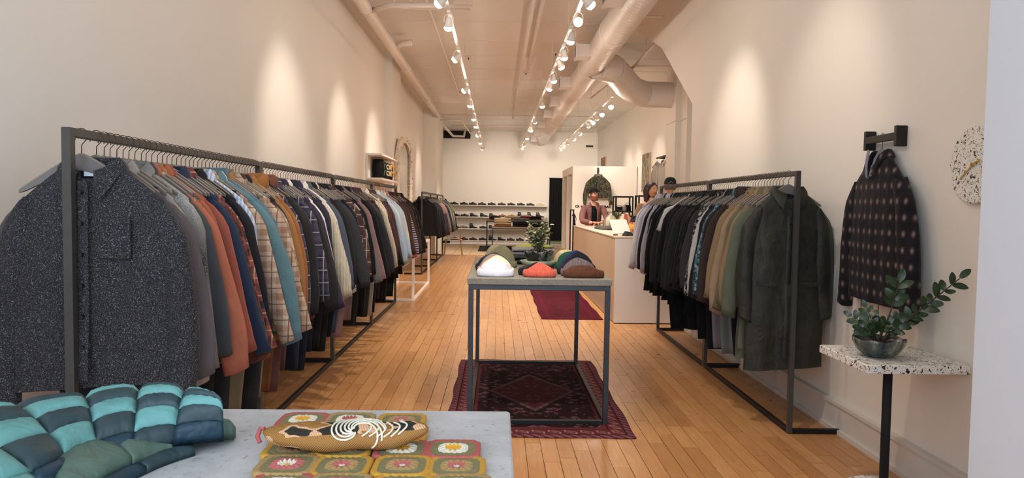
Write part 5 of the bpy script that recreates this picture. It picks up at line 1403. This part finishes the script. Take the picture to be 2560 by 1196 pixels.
# the man leaning on the counter
px, py = 1.815, 13.86
r = thing('person', 'person in a dusty pink overshirt and black cap leaning with clasped hands on the counter', 'person', (px, py, 0))
CZ1 = CT
ch = [(V3(0, .10, .98), (.15, .11), None), (V3(0, .08, 1.12), (.14, .11), 0), (V3(0, .04, 1.27), (.155, .11), 1), (V3(0, .03, 1.36), (.115, .075), 2), (V3(0, .0, 1.44), (.058, .058), 3), (V3(.005, -.01, 1.50), (.054, .056), 4),
      (V3(.165, .02, 1.345), (.05, .05), 3), (V3(.215, -.08, 1.24), (.045, .045), 6), (V3(.235, -.22, 1.105), (.044, .044), 7), (V3(.13, -.33, 1.10), (.034, .034), 8), (V3(.07, -.385, 1.10), (.026, .022), 9),
      (V3(-.165, .02, 1.345), (.05, .05), 3), (V3(-.215, -.08, 1.24), (.045, .045), 11), (V3(-.235, -.22, 1.105), (.044, .044), 12), (V3(-.13, -.33, 1.10), (.034, .034), 13), (V3(-.06, -.385, 1.10), (.026, .022), 14),
      (V3(.10, .11, .88), (.095, .1), 0), (V3(.11, .12, .50), (.062, .066), 16), (V3(.12, .16, .10), (.042, .045), 17), (V3(.13, .06, .045), (.042, .035), 18),
      (V3(-.10, .11, .88), (.095, .1), 0), (V3(-.11, .12, .50), (.062, .066), 20), (V3(-.12, .16, .10), (.042, .045), 21), (V3(-.13, .06, .045), (.042, .035), 22)]
skinned('body', ch, M_skin, r)
m_pink = F('heather', '94605c', 'a87370')
ov = [(V3(0, .10, 1.0), (.175, .13), None), (V3(0, .08, 1.14), (.17, .13), 0), (V3(0, .045, 1.28), (.18, .125), 1), (V3(0, .03, 1.375), (.155, .10), 2),
      (V3(.17, .02, 1.36), (.075, .075), 3), (V3(.222, -.08, 1.24), (.064, .062), 4), (V3(.238, -.22, 1.112), (.058, .055), 5), (V3(.16, -.315, 1.108), (.054, .052), 6), (V3(.115, -.352, 1.106), (.046, .044), 7),
      (V3(-.17, .02, 1.36), (.075, .075), 3), (V3(-.222, -.08, 1.24), (.064, .062), 9), (V3(-.238, -.22, 1.112), (.058, .055), 10), (V3(-.16, -.315, 1.108), (.054, .052), 11), (V3(-.105, -.352, 1.106), (.046, .044), 12)]
skinned('overshirt', ov, m_pink, r)
# black tee showing in the open front, with the overshirt's front edges and collar
rows = []
for i in range(15):
    v = i/14; z = 1.425-.36*v; hw = .052+.006*v; yy = -.088-.012*math.sin(v*2.2)+.02*v+(.035*(1-v*3) if v < .33 else 0)
    rows.append([(hw*q, yy+.02*q*q, z-(.02*(1-q*q) if i == 0 else 0)) for q in (-1, -.6, -.2, .2, .6, 1)])
MB().rings(rows, closed=False, cap0=False, cap1=False).build('black_tee', F('plain', '14151a'), r, True)
for sx in (-1, 1):
    rows = [[(sx*(.048+.006*v), -.098-.012*math.sin(v*2.2)+.02*v+(.04*(1-v*3) if v < .33 else 0), 1.445-.40*v), (sx*(.075+.004*v), -.104-.01*math.sin(v*2.2)+.02*v+(.05*(1-v*3) if v < .33 else 0), 1.44-.40*v), (sx*.11, -.07, 1.42-.38*v)] for v in [i/12 for i in range(13)]]
    MB().rings(rows, closed=False, cap0=False, cap1=False).build('front_edge', m_pink, r, True)
    MB().tube([(sx*.02, .075, 1.455), (sx*.065, .04, 1.46), (sx*.08, -.03, 1.445), (sx*.06, -.085, 1.40)], [.014, .018, .02, .008], 8).build('shirt_collar', m_pink, r, True)
MB().tube([(-.03, -.073, 1.41), (-.012, -.098, 1.375), (.0, -.1, 1.36), (.015, -.098, 1.375), (.033, -.073, 1.41)], .0018, 5).build('necklace', M_chrome, r, True)
hand(r, (.075, -.38, 1.10), (-1, -.25, -.05), M_skin, 1, .55); hand(r, (-.065, -.385, 1.105), (1, -.35, -.03), M_skin, -1, .6)
tr = [(V3(0, .11, .96), (.165, .13), None), (V3(.10, .12, .84), (.11, .11), 0), (V3(.11, .13, .5), (.085, .085), 1), (V3(.12, .16, .1), (.07, .07), 2), (V3(-.10, .12, .84), (.11, .11), 0), (V3(-.11, .13, .5), (.085, .085), 4), (V3(-.12, .16, .1), (.07, .07), 5)]
skinned('trousers', tr, F('plain', '1d1d22'), r)
for sx in (-1, 1): MB().ball((sx*.13, .08, .045), (.05, .14, .044), 14, 8).build('shoe', M_black, r, True)
head(r, (-.005, -.02, 1.615), .35, -.18, M_skin, beard='7a4a36', cap='18171b', brow='4a2c1c')

def bystander(label, x, y, rz, hgt, shirt, trouser, **hk):
    r = thing('person', label, 'person', (x, y, 0), rz); k = hgt/1.78
    def s_(c): return [(tuple(q*k for q in p), rad, par) for p, rad, par in c]
    ch = [(V3(0, .0, .98), (.145, .1), None), (V3(0, .0, 1.12), (.13, .10), 0), (V3(0, .0, 1.28), (.15, .1), 1), (V3(0, .01, 1.42), (.13, .08), 2), (V3(0, .01, 1.485), (.055, .055), 3), (V3(0, -.005, 1.55), (.052, .054), 4),
      (V3(.165, .01, 1.41), (.055, .055), 3), (V3(.215, .0, 1.26), (.046, .046), 6), (V3(.235, .02, 1.08), (.04, .04), 7), (V3(.235, -.06, .86), (.027, .027), 8),
      (V3(-.165, .01, 1.41), (.055, .055), 3), (V3(-.215, .0, 1.26), (.046, .046), 10), (V3(-.235, .02, 1.08), (.04, .04), 11), (V3(-.235, -.06, .86), (.027, .027), 12),
      (V3(.10, .0, .88), (.09, .095), 0), (V3(.11, -.01, .50), (.06, .064), 14), (V3(.12, .02, .10), (.042, .045), 15), (V3(.13, -.06, .045), (.042, .035), 16),
      (V3(-.10, .0, .88), (.09, .095), 0), (V3(-.11, -.01, .50), (.06, .064), 18), (V3(-.12, .02, .10), (.042, .045), 19), (V3(-.13, -.06, .045), (.042, .035), 20)]
    skinned('body', s_(ch), hk.get('skin', M_skin2), r)
    sh = [(V3(0, 0, .95), (.165, .125), None), (V3(0, 0, 1.12), (.155, .12), 0), (V3(0, 0, 1.28), (.17, .12), 1), (V3(0, .01, 1.40), (.15, .095), 2), (V3(.17, .01, 1.395), (.075, .072), 3), (V3(.222, 0, 1.26), (.066, .064), 4), (V3(.24, .02, 1.08), (.06, .058), 5), (V3(.24, -.05, .90), (.045, .045), 6), (V3(-.17, .01, 1.395), (.075, .072), 3), (V3(-.222, 0, 1.26), (.066, .064), 8), (V3(-.24, .02, 1.08), (.06, .058), 9), (V3(-.24, -.05, .90), (.045, .045), 10)]
    skinned('shirt', s_(sh), shirt, r)
    tr = [(V3(0, 0, .96), (.155, .12), None), (V3(.10, .0, .84), (.105, .105), 0), (V3(.11, 0, .5), (.08, .08), 1), (V3(.12, .02, .1), (.065, .065), 2), (V3(-.10, 0, .84), (.105, .105), 0), (V3(-.11, 0, .5), (.08, .08), 4), (V3(-.12, .02, .1), (.065, .065), 5)]
    skinned('trousers', s_(tr), trouser, r)
    for sx in (-1, 1):
        MB().ball((sx*.13*k, -.05, .045), (.05, .14, .044), 14, 8).build('shoe', M_black, r, True)
        hand(r, (sx*.235*k, -.06*k, .86*k), (0, -.25, -1), hk.get('skin', M_skin2), sx, .3, (0, -1, 0))
    head(r, (0, -.02, hgt-.125), hk.get('hz', 0), hk.get('hx', 0), hk.get('skin', M_skin2), hair=hk.get('hair'), cap=hk.get('cap'), back=hk.get('back', False), brow=hk.get('brow', '1e1512'))
    return r
bystander('person with long dark hair in a tan top standing behind the rear right rail', 2.465, 11.75, .1, 1.80, F('plain', 'a98463'), F('plain', '2a2a30'), hair='2b1a15', hz=.35, brow='1c120e')
bystander('person in a black cap seen from behind, standing beyond the rear right rail', 2.50, 10.65, PI-.3, 1.82, F('plain', '1c1c20'), F('plain', '20242e'), cap='1b1a1e', hair='5b4d44', back=True, hz=.2)

# ------------------------------------------------------------------ ceiling: big duct, branch, pipes
def duct_seg(mb, pts, r, n=40, pitch=.11, amp=.004):
    P = [Vector(p) for p in pts]; out = []; rs = []
    for a, b in zip(P[:-1], P[1:]):
        ln = (b-a).length; k = max(2, int(ln/pitch))
        for i in range(k):
            for f, q in ((0, 0), (.80, 0), (.9, amp)): out.append(a.lerp(b, (i+f)/k)); rs.append(r+q)
    out.append(P[-1]); rs.append(r); mb.tube(out, rs, n)
DX, DZ = 1.45, 3.62
r = thing('air_duct', 'large painted spiral air duct running the length of the ceiling', 'duct', (DX, 0, DZ))
mb = MB(); duct_seg(mb, [(0, -.85, 0), (0, 25.2, 0)], .19); mb.build('duct_pipe', M_duct, r, True)
for y in (2.1, 4.5, 6.9, 9.4, 11.8, 14.2, 16.6, 19.0, 21.5, 24.0): MB().tube([(0, y-.03, 0), (0, y-.02, 0), (0, y+.02, 0), (0, y+.03, 0)], [.191, .201, .201, .191], 40).build('coupling_ring', M_duct, r, True)
for y in (5.0, 7.75, 10.6, 13.3, 15.6, 17.9, 20.2, 22.5, 24.6):
    g = MB()
    g.box(-.36, -.12, y-.14, y+.14, -.11, .07); o = g.build('register_box', M_duct, r)
    q = MB().box(-.375, -.36, y-.155, y+.155, -.125, -.10).box(-.375, -.36, y-.155, y+.155, .06, .085).box(-.375, -.36, y-.155, y-.13, -.10, .06).box(-.375, -.36, y+.13, y+.155, -.10, .06); q.build('register_frame', M_duct, o)
    q = MB()
    for i in range(7): q.box(-.372, -.3605, y-.12+.037*i, y-.12+.037*i+.012, -.10, .06)
    q.build('louvre', plain('louvre_grey', '8b7f77', .5), o)
    for s in (-1, 1): MB().tube([(0, y+s*1.2, .19), (0, y+s*1.2, CZ-DZ)], .004, 6).build('hanger_rod', M_pipe, r)
r = thing('branch_duct', 'thick branch duct bending from the main duct towards the right wall', 'duct', (0, 0, 0))
pts = [(1.5, 10.05, 3.60), (1.86, 10.75, 3.56), (2.06, 11.7, 3.50), (2.22, 12.5, 3.45), (2.55, 13.2, 3.43), (3.0, 13.42, 3.43), (3.12, 13.42, 3.43)]
MB().tube([(1.5, 11.5, 3.60), (1.72, 11.66, 3.58)], .226, 40, False).build('collar', M_duct, r, True)
P = [Vector(p) for p in [(1.55, 11.53, 3.60), (1.78, 11.72, 3.58), (1.98, 12.15, 3.54), (2.15, 12.6, 3.50), (2.34, 13.0, 3.46), (2.6, 13.3, 3.43), (3.118, 13.35, 3.43)]]
for a, b in zip(P[:-1], P[1:]):
    d = (b-a)*.03; mb = MB(); mb.tube([a-d*2, a-d, b+d, b+d*2], [.222, .229, .229, .222], 40); mb.build('gore', M_duct, r)
def pipe(name, label, pts, rad, mat=None, hang=(), n=12):
    r = thing(name, label, 'pipe', (0, 0, 0)); MB().tube(pts, rad, n).build('pipe_run', mat or M_pipe, r, True)
    for q in hang: MB().tube([(q[0], q[1], q[2]), (q[0], q[1], CZ)], .004, 5).build('hanger_rod', mat or M_pipe, r)
    return r
r = pipe('drain_pipe', 'thick painted drain pipe along the top of the left wall', [(-1.66, -.85, 3.80), (-1.66, 20.09, 3.80)], .074, hang=[(-1.66, y, 3.87) for y in (3, 6, 8.2, 9.8, 12, 14, 17)], n=20)
for y in (5.2, 9.2, 13.2, 17.0): MB().tube([(-1.66, y-.06, 3.8), (-1.66, y+.06, 3.8)], .081, 20).build('coupling', M_pipe, r, True)
MB().tube([(-1.66, 11.6, 3.8), (-1.5, 11.45, 3.85), (-1.35, 11.4, 3.86)], .045, 14).build('stub', M_pipe, r, True)
pipe('branch_pipe', 'horizontal painted branch pipe joining the drain pipe from the left track', [(-1.62, 9.35, 3.8), (-1.38, 9.05, 3.78), (-1.30, 8.98, 3.78), (-.55, 8.95, 3.78)], .034)
pipe('conduit', 'thin painted conduit on the ceiling, nearest the drain pipe', [(-1.33, -.85, 3.93), (-1.33, 9.6, 3.93), (-1.28, 9.7, 3.93), (-.4, 9.7, 3.93)], .014)
pipe('conduit', 'thin painted conduit on the ceiling, second from the drain pipe', [(-1.12, -.85, 3.93), (-1.12, 9.4, 3.93), (-1.08, 9.5, 3.93), (-.35, 9.5, 3.93)], .012)
pipe('conduit', 'dark-shadowed conduit running full length left of the left light track', [(-.93, -.85, 3.95), (-.93, 25.9, 3.95)], .016)
pipe('sprinkler_pipe', 'crosswise painted sprinkler pipe nearest the camera', [(-.88, 4.8, 3.9), (-.84, 7.0, 3.9), (-.74, 7.3, 3.9), (2.15, 7.3, 3.9)], .018, hang=[(x, 7.3, 3.9) for x in (-.1, .9, 1.95)])
pipe('sprinkler_pipe', 'painted sprinkler pipe dropping down the middle of the ceiling', [(.08, 3.5, 3.88), (.08, 7.9, 3.88), (.16, 8.1, 3.88), (.45, 8.1, 3.88)], .016)
pipe('sprinkler_pipe', 'long painted pipe down the centre of the ceiling', [(.40, 7.3, 3.86), (.40, 15.5, 3.86), (.40, 21.0, 3.86)], .026, hang=[(.4, y, 3.86) for y in (9, 12, 15, 18)])
pipe('sprinkler_pipe', 'short painted pipe beside the long centre pipe', [(.52, 8.3, 3.9), (.52, 13.6, 3.9)], .03, hang=[(.52, y, 3.9) for y in (9, 13)])
pipe('sprinkler_pipe', 'crosswise painted pipe before the back wall', [(-1.6, 20.5, 3.88), (2.9, 20.5, 3.88)], .016, hang=[(x, 20.5, 3.88) for x in (-1, 0, 1, 2.5)])
pipe('sprinkler_pipe', 'farthest crosswise painted pipe close to the back wall', [(-1.5, 23.5, 3.9), (3.2, 23.5, 3.9)], .018, hang=[(x, 23.5, 3.9) for x in (-1, 1, 3)])
pipe('sprinkler_pipe', 'painted pipe crossing right of the duct to the stair wall', [(1.6, 9.5, 3.84), (2.6, 9.5, 3.84)], .018, hang=[(2.3, 9.5, 3.84)])
pipe('sprinkler_pipe', 'painted pipe with a valve running back above the branch duct', [(2.25, 10.8, 3.78), (2.25, 12.2, 3.74), (2.0, 16.0, 3.74)], .026, hang=[(2.25, 11.4, 3.78)])
pipe('sprinkler_pipe', 'painted pipe crossing the recess above the stair edge', [(2.2, 12.1, 3.7), (3.2, 12.1, 3.7)], .018, hang=[(2.9, 12.1, 3.7)])
pipe('conduit', 'painted conduit zigzagging above the far left corner', [(-1.7, 21.6, 3.85), (-1.1, 21.6, 3.85), (-.95, 26.14, 3.85)], .025)
pipe('conduit', 'white pipe looping in front of the black ceiling opening', [(-1.70, 22.3, 3.8), (-1.55, 25.2, 3.72), (-1.2, 25.6, 3.75), (-1.15, 25.6, 4.0)], .04)
pipe('conduit', 'thin conduit crossing the right pilasters', [(3.212, 12.63, 2.93), (3.212, 12.985, 2.93), (3.112, 12.99, 2.93), (3.112, 13.7, 2.93)], .008)
for i, (x, y) in enumerate(((.72, 8.6), (.52, 14.5), (-.75, 6.2), (-.7, 8.4), (-.55, 13.1), (.95, 12.6), (1.0, 8.7), (-.9, 17))):
    r = thing('sprinkler', f'small painted sprinkler rosette on the ceiling, {nth(i+1)} of eight', 'sprinkler', (x, y, CZ), 0, 'ceiling rosettes')
    MB().tube([(0, 0, 0), (0, 0, -.012), (0, 0, -.02)], [.055, .05, .02], 16).build('rosette', M_duct, r); MB().tube([(0, 0, -.02), (0, 0, -.05)], .01, 8).build('nozzle', M_chrome, r)
r = thing('ceiling_opening', 'black rectangular opening high in the left end of the back wall', 'vent', (-1.94, 26.14, 3.72))
MB().box(0, .95, -.02, -.002, 0, .27).build('dark_panel', M_black, r)
r = thing('security_camera', 'small white bracket box hanging at the rear right of the ceiling', 'camera', (3.2, 24.2, CZ))
MB().tube([(0, 0, 0), (0, 0, -.55), (-.12, -.1, -.6)], .014, 8).build('arm', M_pipe, r); MB().bbox(-.35, -.05, -.12, .02, -.68, -.58, .01).build('housing', M_wframe, r); MB().box(-.34, -.10, -.125, -.1205, -.67, -.61).build('dark_front', M_black, r)

# ------------------------------------------------------------------ light tracks and lamps
def lamp(x, y, z, aim, label, group, power=None, spread=60, lit=True):
    r = thing('track_lamp', label, 'lamp', (x, y, z), 0, group)
    d = (Vector(aim)-Vector((x, y, z-.11))).normalized(); q = d.to_track_quat('-Z', 'Y')
    p = Vector((0, 0, -.11))
    MB().box(-.016, .016, -.035, .035, -.02, 0).build('adapter', M_wframe, r)
    s = .045
    MB().tube([(-s, 0, -.11), (-s, 0, -.06), (-s*.6, 0, -.03), (0, 0, -.02), (s*.6, 0, -.03), (s, 0, -.06), (s, 0, -.11)], .0045, 6).build('yoke', M_wframe, r, True)
    hd = MB().lathe([(.012, .055), (.024, .05), (.030, .03), (.034, 0), (.042, -.028), (.045, -.04), (.041, -.04), (.033, -.004)], 18).build('lamp_head', M_wframe, r, True)
    hd.rotation_mode = 'QUATERNION'; hd.rotation_quaternion = q; hd.location = p
    b = MB().lathe([(.001, -.01), (.034, -.014), (.041, -.04), (.041, -.055), (.028, -.074), (.001, -.080)], 18).build('bulb', M_bulb, r, True)
    b.rotation_mode = 'QUATERNION'; b.rotation_quaternion = q; b.location = p
    ld = bpy.data.lights.new('spot', 'SPOT'); ld.energy = power or LAMP_W; ld.color = (1, .87, .74); ld.spot_size = math.radians(spread); ld.spot_blend = .9; ld.shadow_soft_size = .03
    lo = bpy.data.objects.new('spot', ld); COL.objects.link(lo); lo.parent = r; lo.rotation_mode = 'QUATERNION'; lo.rotation_quaternion = q; lo.location = p+d*.09
    return r
def track(x, y0, y1, z, label):
    r = thing('light_track', label, 'track', (x, y0, z)); MB().box(-.018, .018, 0, y1-y0, 0, .022).build('track_bar', M_wframe, r)
    y = .6
    while y < y1-y0: MB().tube([(0, y, .022), (0, y, CZ-z)], .0035, 5).build('suspension', M_pipe, r); y += 2.4
TZ = 3.27
track(-.50, .3, 25.0, TZ, 'white lighting track over the left half of the aisle')
track(.745, .3, 24.4, TZ, 'white lighting track over the middle of the shop')
track(1.94, 12.6, 23.6, TZ, 'white lighting track over the counter and fitting room')
POW = dict(e=25, w=62, f=175, b=78, r=60, t=70, c=90, j=45, p=90, q=110)
SPR = dict(e=70, w=66, f=95, b=85, r=66, t=80, c=70, j=70, p=80, q=80)
def run(lst, x, nm, aims):
    for i, (y, k) in enumerate(lst):
        lamp(x, y, TZ, aims(i, y, k), f'glowing white spot lamp, {nth(i+1)} from the camera on the {nm} track', f'lamps on the {nm} track', POW[k]*(.55 if y < 5 else 1), SPR[k])
run([(3.3, 'f'), (4.6, 'f'), (6.45, 'w'), (7.25, 'f'), (8.9, 'w'), (11.3, 'w'), (12.9, 'f'), (14.9, 'f'), (16.3, 'f'), (18.6, 'w'), (20.6, 'f'), (23.0, 'b')], -.50, 'left',
    lambda i, y, k: dict(w=(-1.97, y+.45, 1.95), f=(-.7, y+.8, .3), b=(-.8, 26.1, 1.9))[k])
run([(3.4, 'f'), (4.5, 'r'), (6.4, 'r'), (7.1, 'e'), (7.75, 'f'), (8.6, 'f'), (9.2, 'q'), (10.2, 'f'), (10.9, 'f'), (12.8, 'f'), (15.4, 'p'), (17.0, 'f'), (19.0, 'f'), (21.4, 'b'), (22.6, 'b')], .745, 'middle',
    lambda i, y, k: dict(e=(.1, 1.5, 1.2), r=(2.18, y+.35, 1.95), f=(.7+(.35 if i % 2 else -.4), y+.9, .3), q=(2.1, y+1.0, .9), p=(1.88, 19.3, 1.2), b=(.8+(.6 if i % 2 else -.4), 26.1, 1.8))[k])
run([(12.8, 'c'), (13.9, 'c'), (14.6, 'j'), (15.4, 'w'), (16.0, 'j'), (17.8, 'w'), (19.2, 'w'), (20.6, 'b'), (21.8, 'b'), (22.9, 'b')], 1.94, 'right',
    lambda i, y, k: dict(c=(1.9, y-1.2, 1.0), j=(2.7, 18.5, 1.7), w=(3.5, y+.8, 2.0), b=(2.6, 26.1, 1.9))[k])

# ------------------------------------------------------------------ things on the near right wall
r = thing('coat_bracket', 'black steel H-shaped coat bracket on the right wall holding the dotted jacket', 'bracket', (2.18, 4.07, 1.80))
for y in (-.175, .150): MB().bbox(-.062, -.002, y, y+.025, -.055, .055, .002).build('side_plate', M_dark, r)
MB().bbox(-.062, -.04, -.1495, .1495, -.02, .02, .002).build('crossbar', M_dark, r)
WX = 2.18-.051
hj = hanger(WX, 4.055, 1.823, -PI/2-.08, 'dark hanger of the dotted jacket on the black wall bracket', None); hj.scale = (.72, 1, 1)
t = thing('jacket', 'dark jacket with pale woven dots hanging from the black bracket on the right wall', 'jacket', (WX-.012, 4.05, 1.823), 0)
t.rotation_euler = (0, 0, -PI/2-.08)
md = F('dots', '1d1a20', '3b3138', '9c8178', s=.9)
torso(w=.275, hem=-.92, d=.042, seed=21, nr=80, nz=36, folds=.6, slope=.145, flare=.05, neck=.075, top=-.118).build('body', md, t, True)
for sd in (1, -1): sleeve(sd, .74, .12, .275, .042, .074, .06, 17, nz=36, slope=.145, top=-.118).build('sleeve', md, t, True)
collar('shirt', .082, .042, -.118).build('collar', md, t, True)
mb = MB(); rows = [[((.030+.045*v)*s, -.056+.0*v, -.235+.135*v), ((.012+.04*v)*s, -.060, -.245+.125*v)] for s in (1,) for v in [i/8 for i in range(9)]]
m_lin = F('plain', '8a93ad')
for s in (1, -1):
    rows = [[(s*(.002+.052*v), -.062+.03*v*v, -.25+.16*v), (s*(.028+.052*v), -.066+.03*v*v, -.235+.155*v), (s*(.036+.052*v), -.058+.03*v*v, -.235+.16*v)] for v in [i/8 for i in range(9)]]
    MB().rings(rows, closed=False, cap0=False, cap1=False).build('lining_edge', m_lin, t, True)
for s in (-.15, .08): MB().tube([(s, -.01, -.90), (s+.004, -.012, -1.0), (s-.006, -.012, -1.09)], .0022, 5).build('drawcord', plain('cord_brown', '3a2620', .8), t, True)
# terrazzo clock
r = thing('clock', 'round terrazzo wall clock with brass hands on the right wall', 'clock', (2.18, 3.30, 1.612))
MB().tube([(-.002, 0, 0), (-.024, 0, 0), (-.028, 0, 0)], [.176, .176, .17], 64).build('dial', M_terr, r)
MB().box(-.034, -.031, -.006, .105, -.003, .003).build('minute_hand', M_gold, r, rotation_euler=(-.62, 0, 0))
MB().box(-.0375, -.0345, -.005, .06, -.004, .004).build('hour_hand', M_gold, r, rotation_euler=(-.62+PI+.25, 0, 0))
MB().tube([(-.028, 0, 0), (-.04, 0, 0)], .006, 12).build('hub', M_gold, r)
# terrazzo pedestal table with the zz plant
r = thing('pedestal_table', 'terrazzo-topped pedestal table on a black pole by the right wall', 'table', (1.93, 3.50, 0))
MB().bbox(-.25, .225, -.245, .245, .66, .70, .003).build('tabletop', M_terr, r)
MB().tube([(-.03, -.02, .03), (-.03, -.02, .66)], .021, 24).build('pole', M_black, r, True)
MB().tube([(0, 0, .001), (0, 0, .026), (0, 0, .03)], [.20, .20, .196], 48).build('base', M_terr, r)
BX, BY = 1.835, 3.455
flower_bowl('dark teal glazed bowl with a wavy rim on the terrazzo pedestal table', BX, BY, .70, .118, .088, glaze('teal_brown_glaze', '16282c', '4a5450', '8d8477'), 7, .05)
r = thing('zz_plant', 'glossy green plant with arching leafy fronds in the dark teal bowl', 'plant', (BX, BY, .768))
zl = [leaf_mesh(.075, .033, .008, 6).mesh('leaf', smooth=True), leaf_mesh(.06, .03, -.006, 6).mesh('leaf', smooth=True)]
m_zz = leafm('zz_leaf', '12291a', '2c4628', .35); [q.materials.append(m_zz) for q in zl]
m_stem = plain('zz_stem', '3a2a26', .5)
rr = random.Random(11)
def frond(p0, p1, bow, n, size=1., r0=.006, first=.35, sidev=None):
    p0, p1 = Vector(p0), Vector(p1); pts = [p0.lerp(p1, i/12)+Vector(bow)*math.sin(PI*i/12) for i in range(13)]
    MB().tube(pts, [r0*(1-.6*i/12) for i in range(13)], 7).build('stem', m_stem, r, True)
    for k in range(n):
        u = first+(1-first)*k/(n-1); i = min(11, int(u*12)); f = u*12-i; p = pts[i].lerp(pts[i+1], min(1, f)); d = (pts[i+1]-pts[i]).normalized()
        view = Vector((.45, .9, -.1)); s = d.cross(view).normalized() if not sidev else Vector(sidev)
        for sd in ((-1, 1) if k < n-1 else (0,)):
            dr = (d*.75+s*sd*.95+Vector((rr.uniform(-.15, .15), rr.uniform(-.3, .3), rr.uniform(-.1, .1)))).normalized()
            nrm = (-view+Vector((rr.uniform(-.4, .4), rr.uniform(-.3, .3), rr.uniform(.2, .9)))).normalized(); xx = dr.cross(nrm).normalized(); nrm = xx.cross(dr)
            mm = Matrix((xx, dr, nrm)).transposed().to_4x4()
            o = add('leaf', zl[(k+sd) % 2], r); sc = size*rr.uniform(.85, 1.15); o.matrix_local = Matrix.Translation(p+dr*.003) @ mm @ Matrix.Scale(sc, 4)
frond((.01, 0, 0), (.225, -.24, .335), (-.02, .0, -.015), 9, .8, .006, .36)
frond((0, .01, 0), (.085, -.0, .29), (.01, 0, 0), 5, .9, .005, .62)
for k in range(9):
    a = k*.72+.2; ln = rr.uniform(.09, .17); ht = rr.uniform(.05, .16)
    frond((.02*math.cos(a), .02*math.sin(a), 0), (ln*.8*math.cos(a), ln*.8*math.sin(a), ht), (0, 0, .02), 4, rr.uniform(.62, .85), .004, .4)
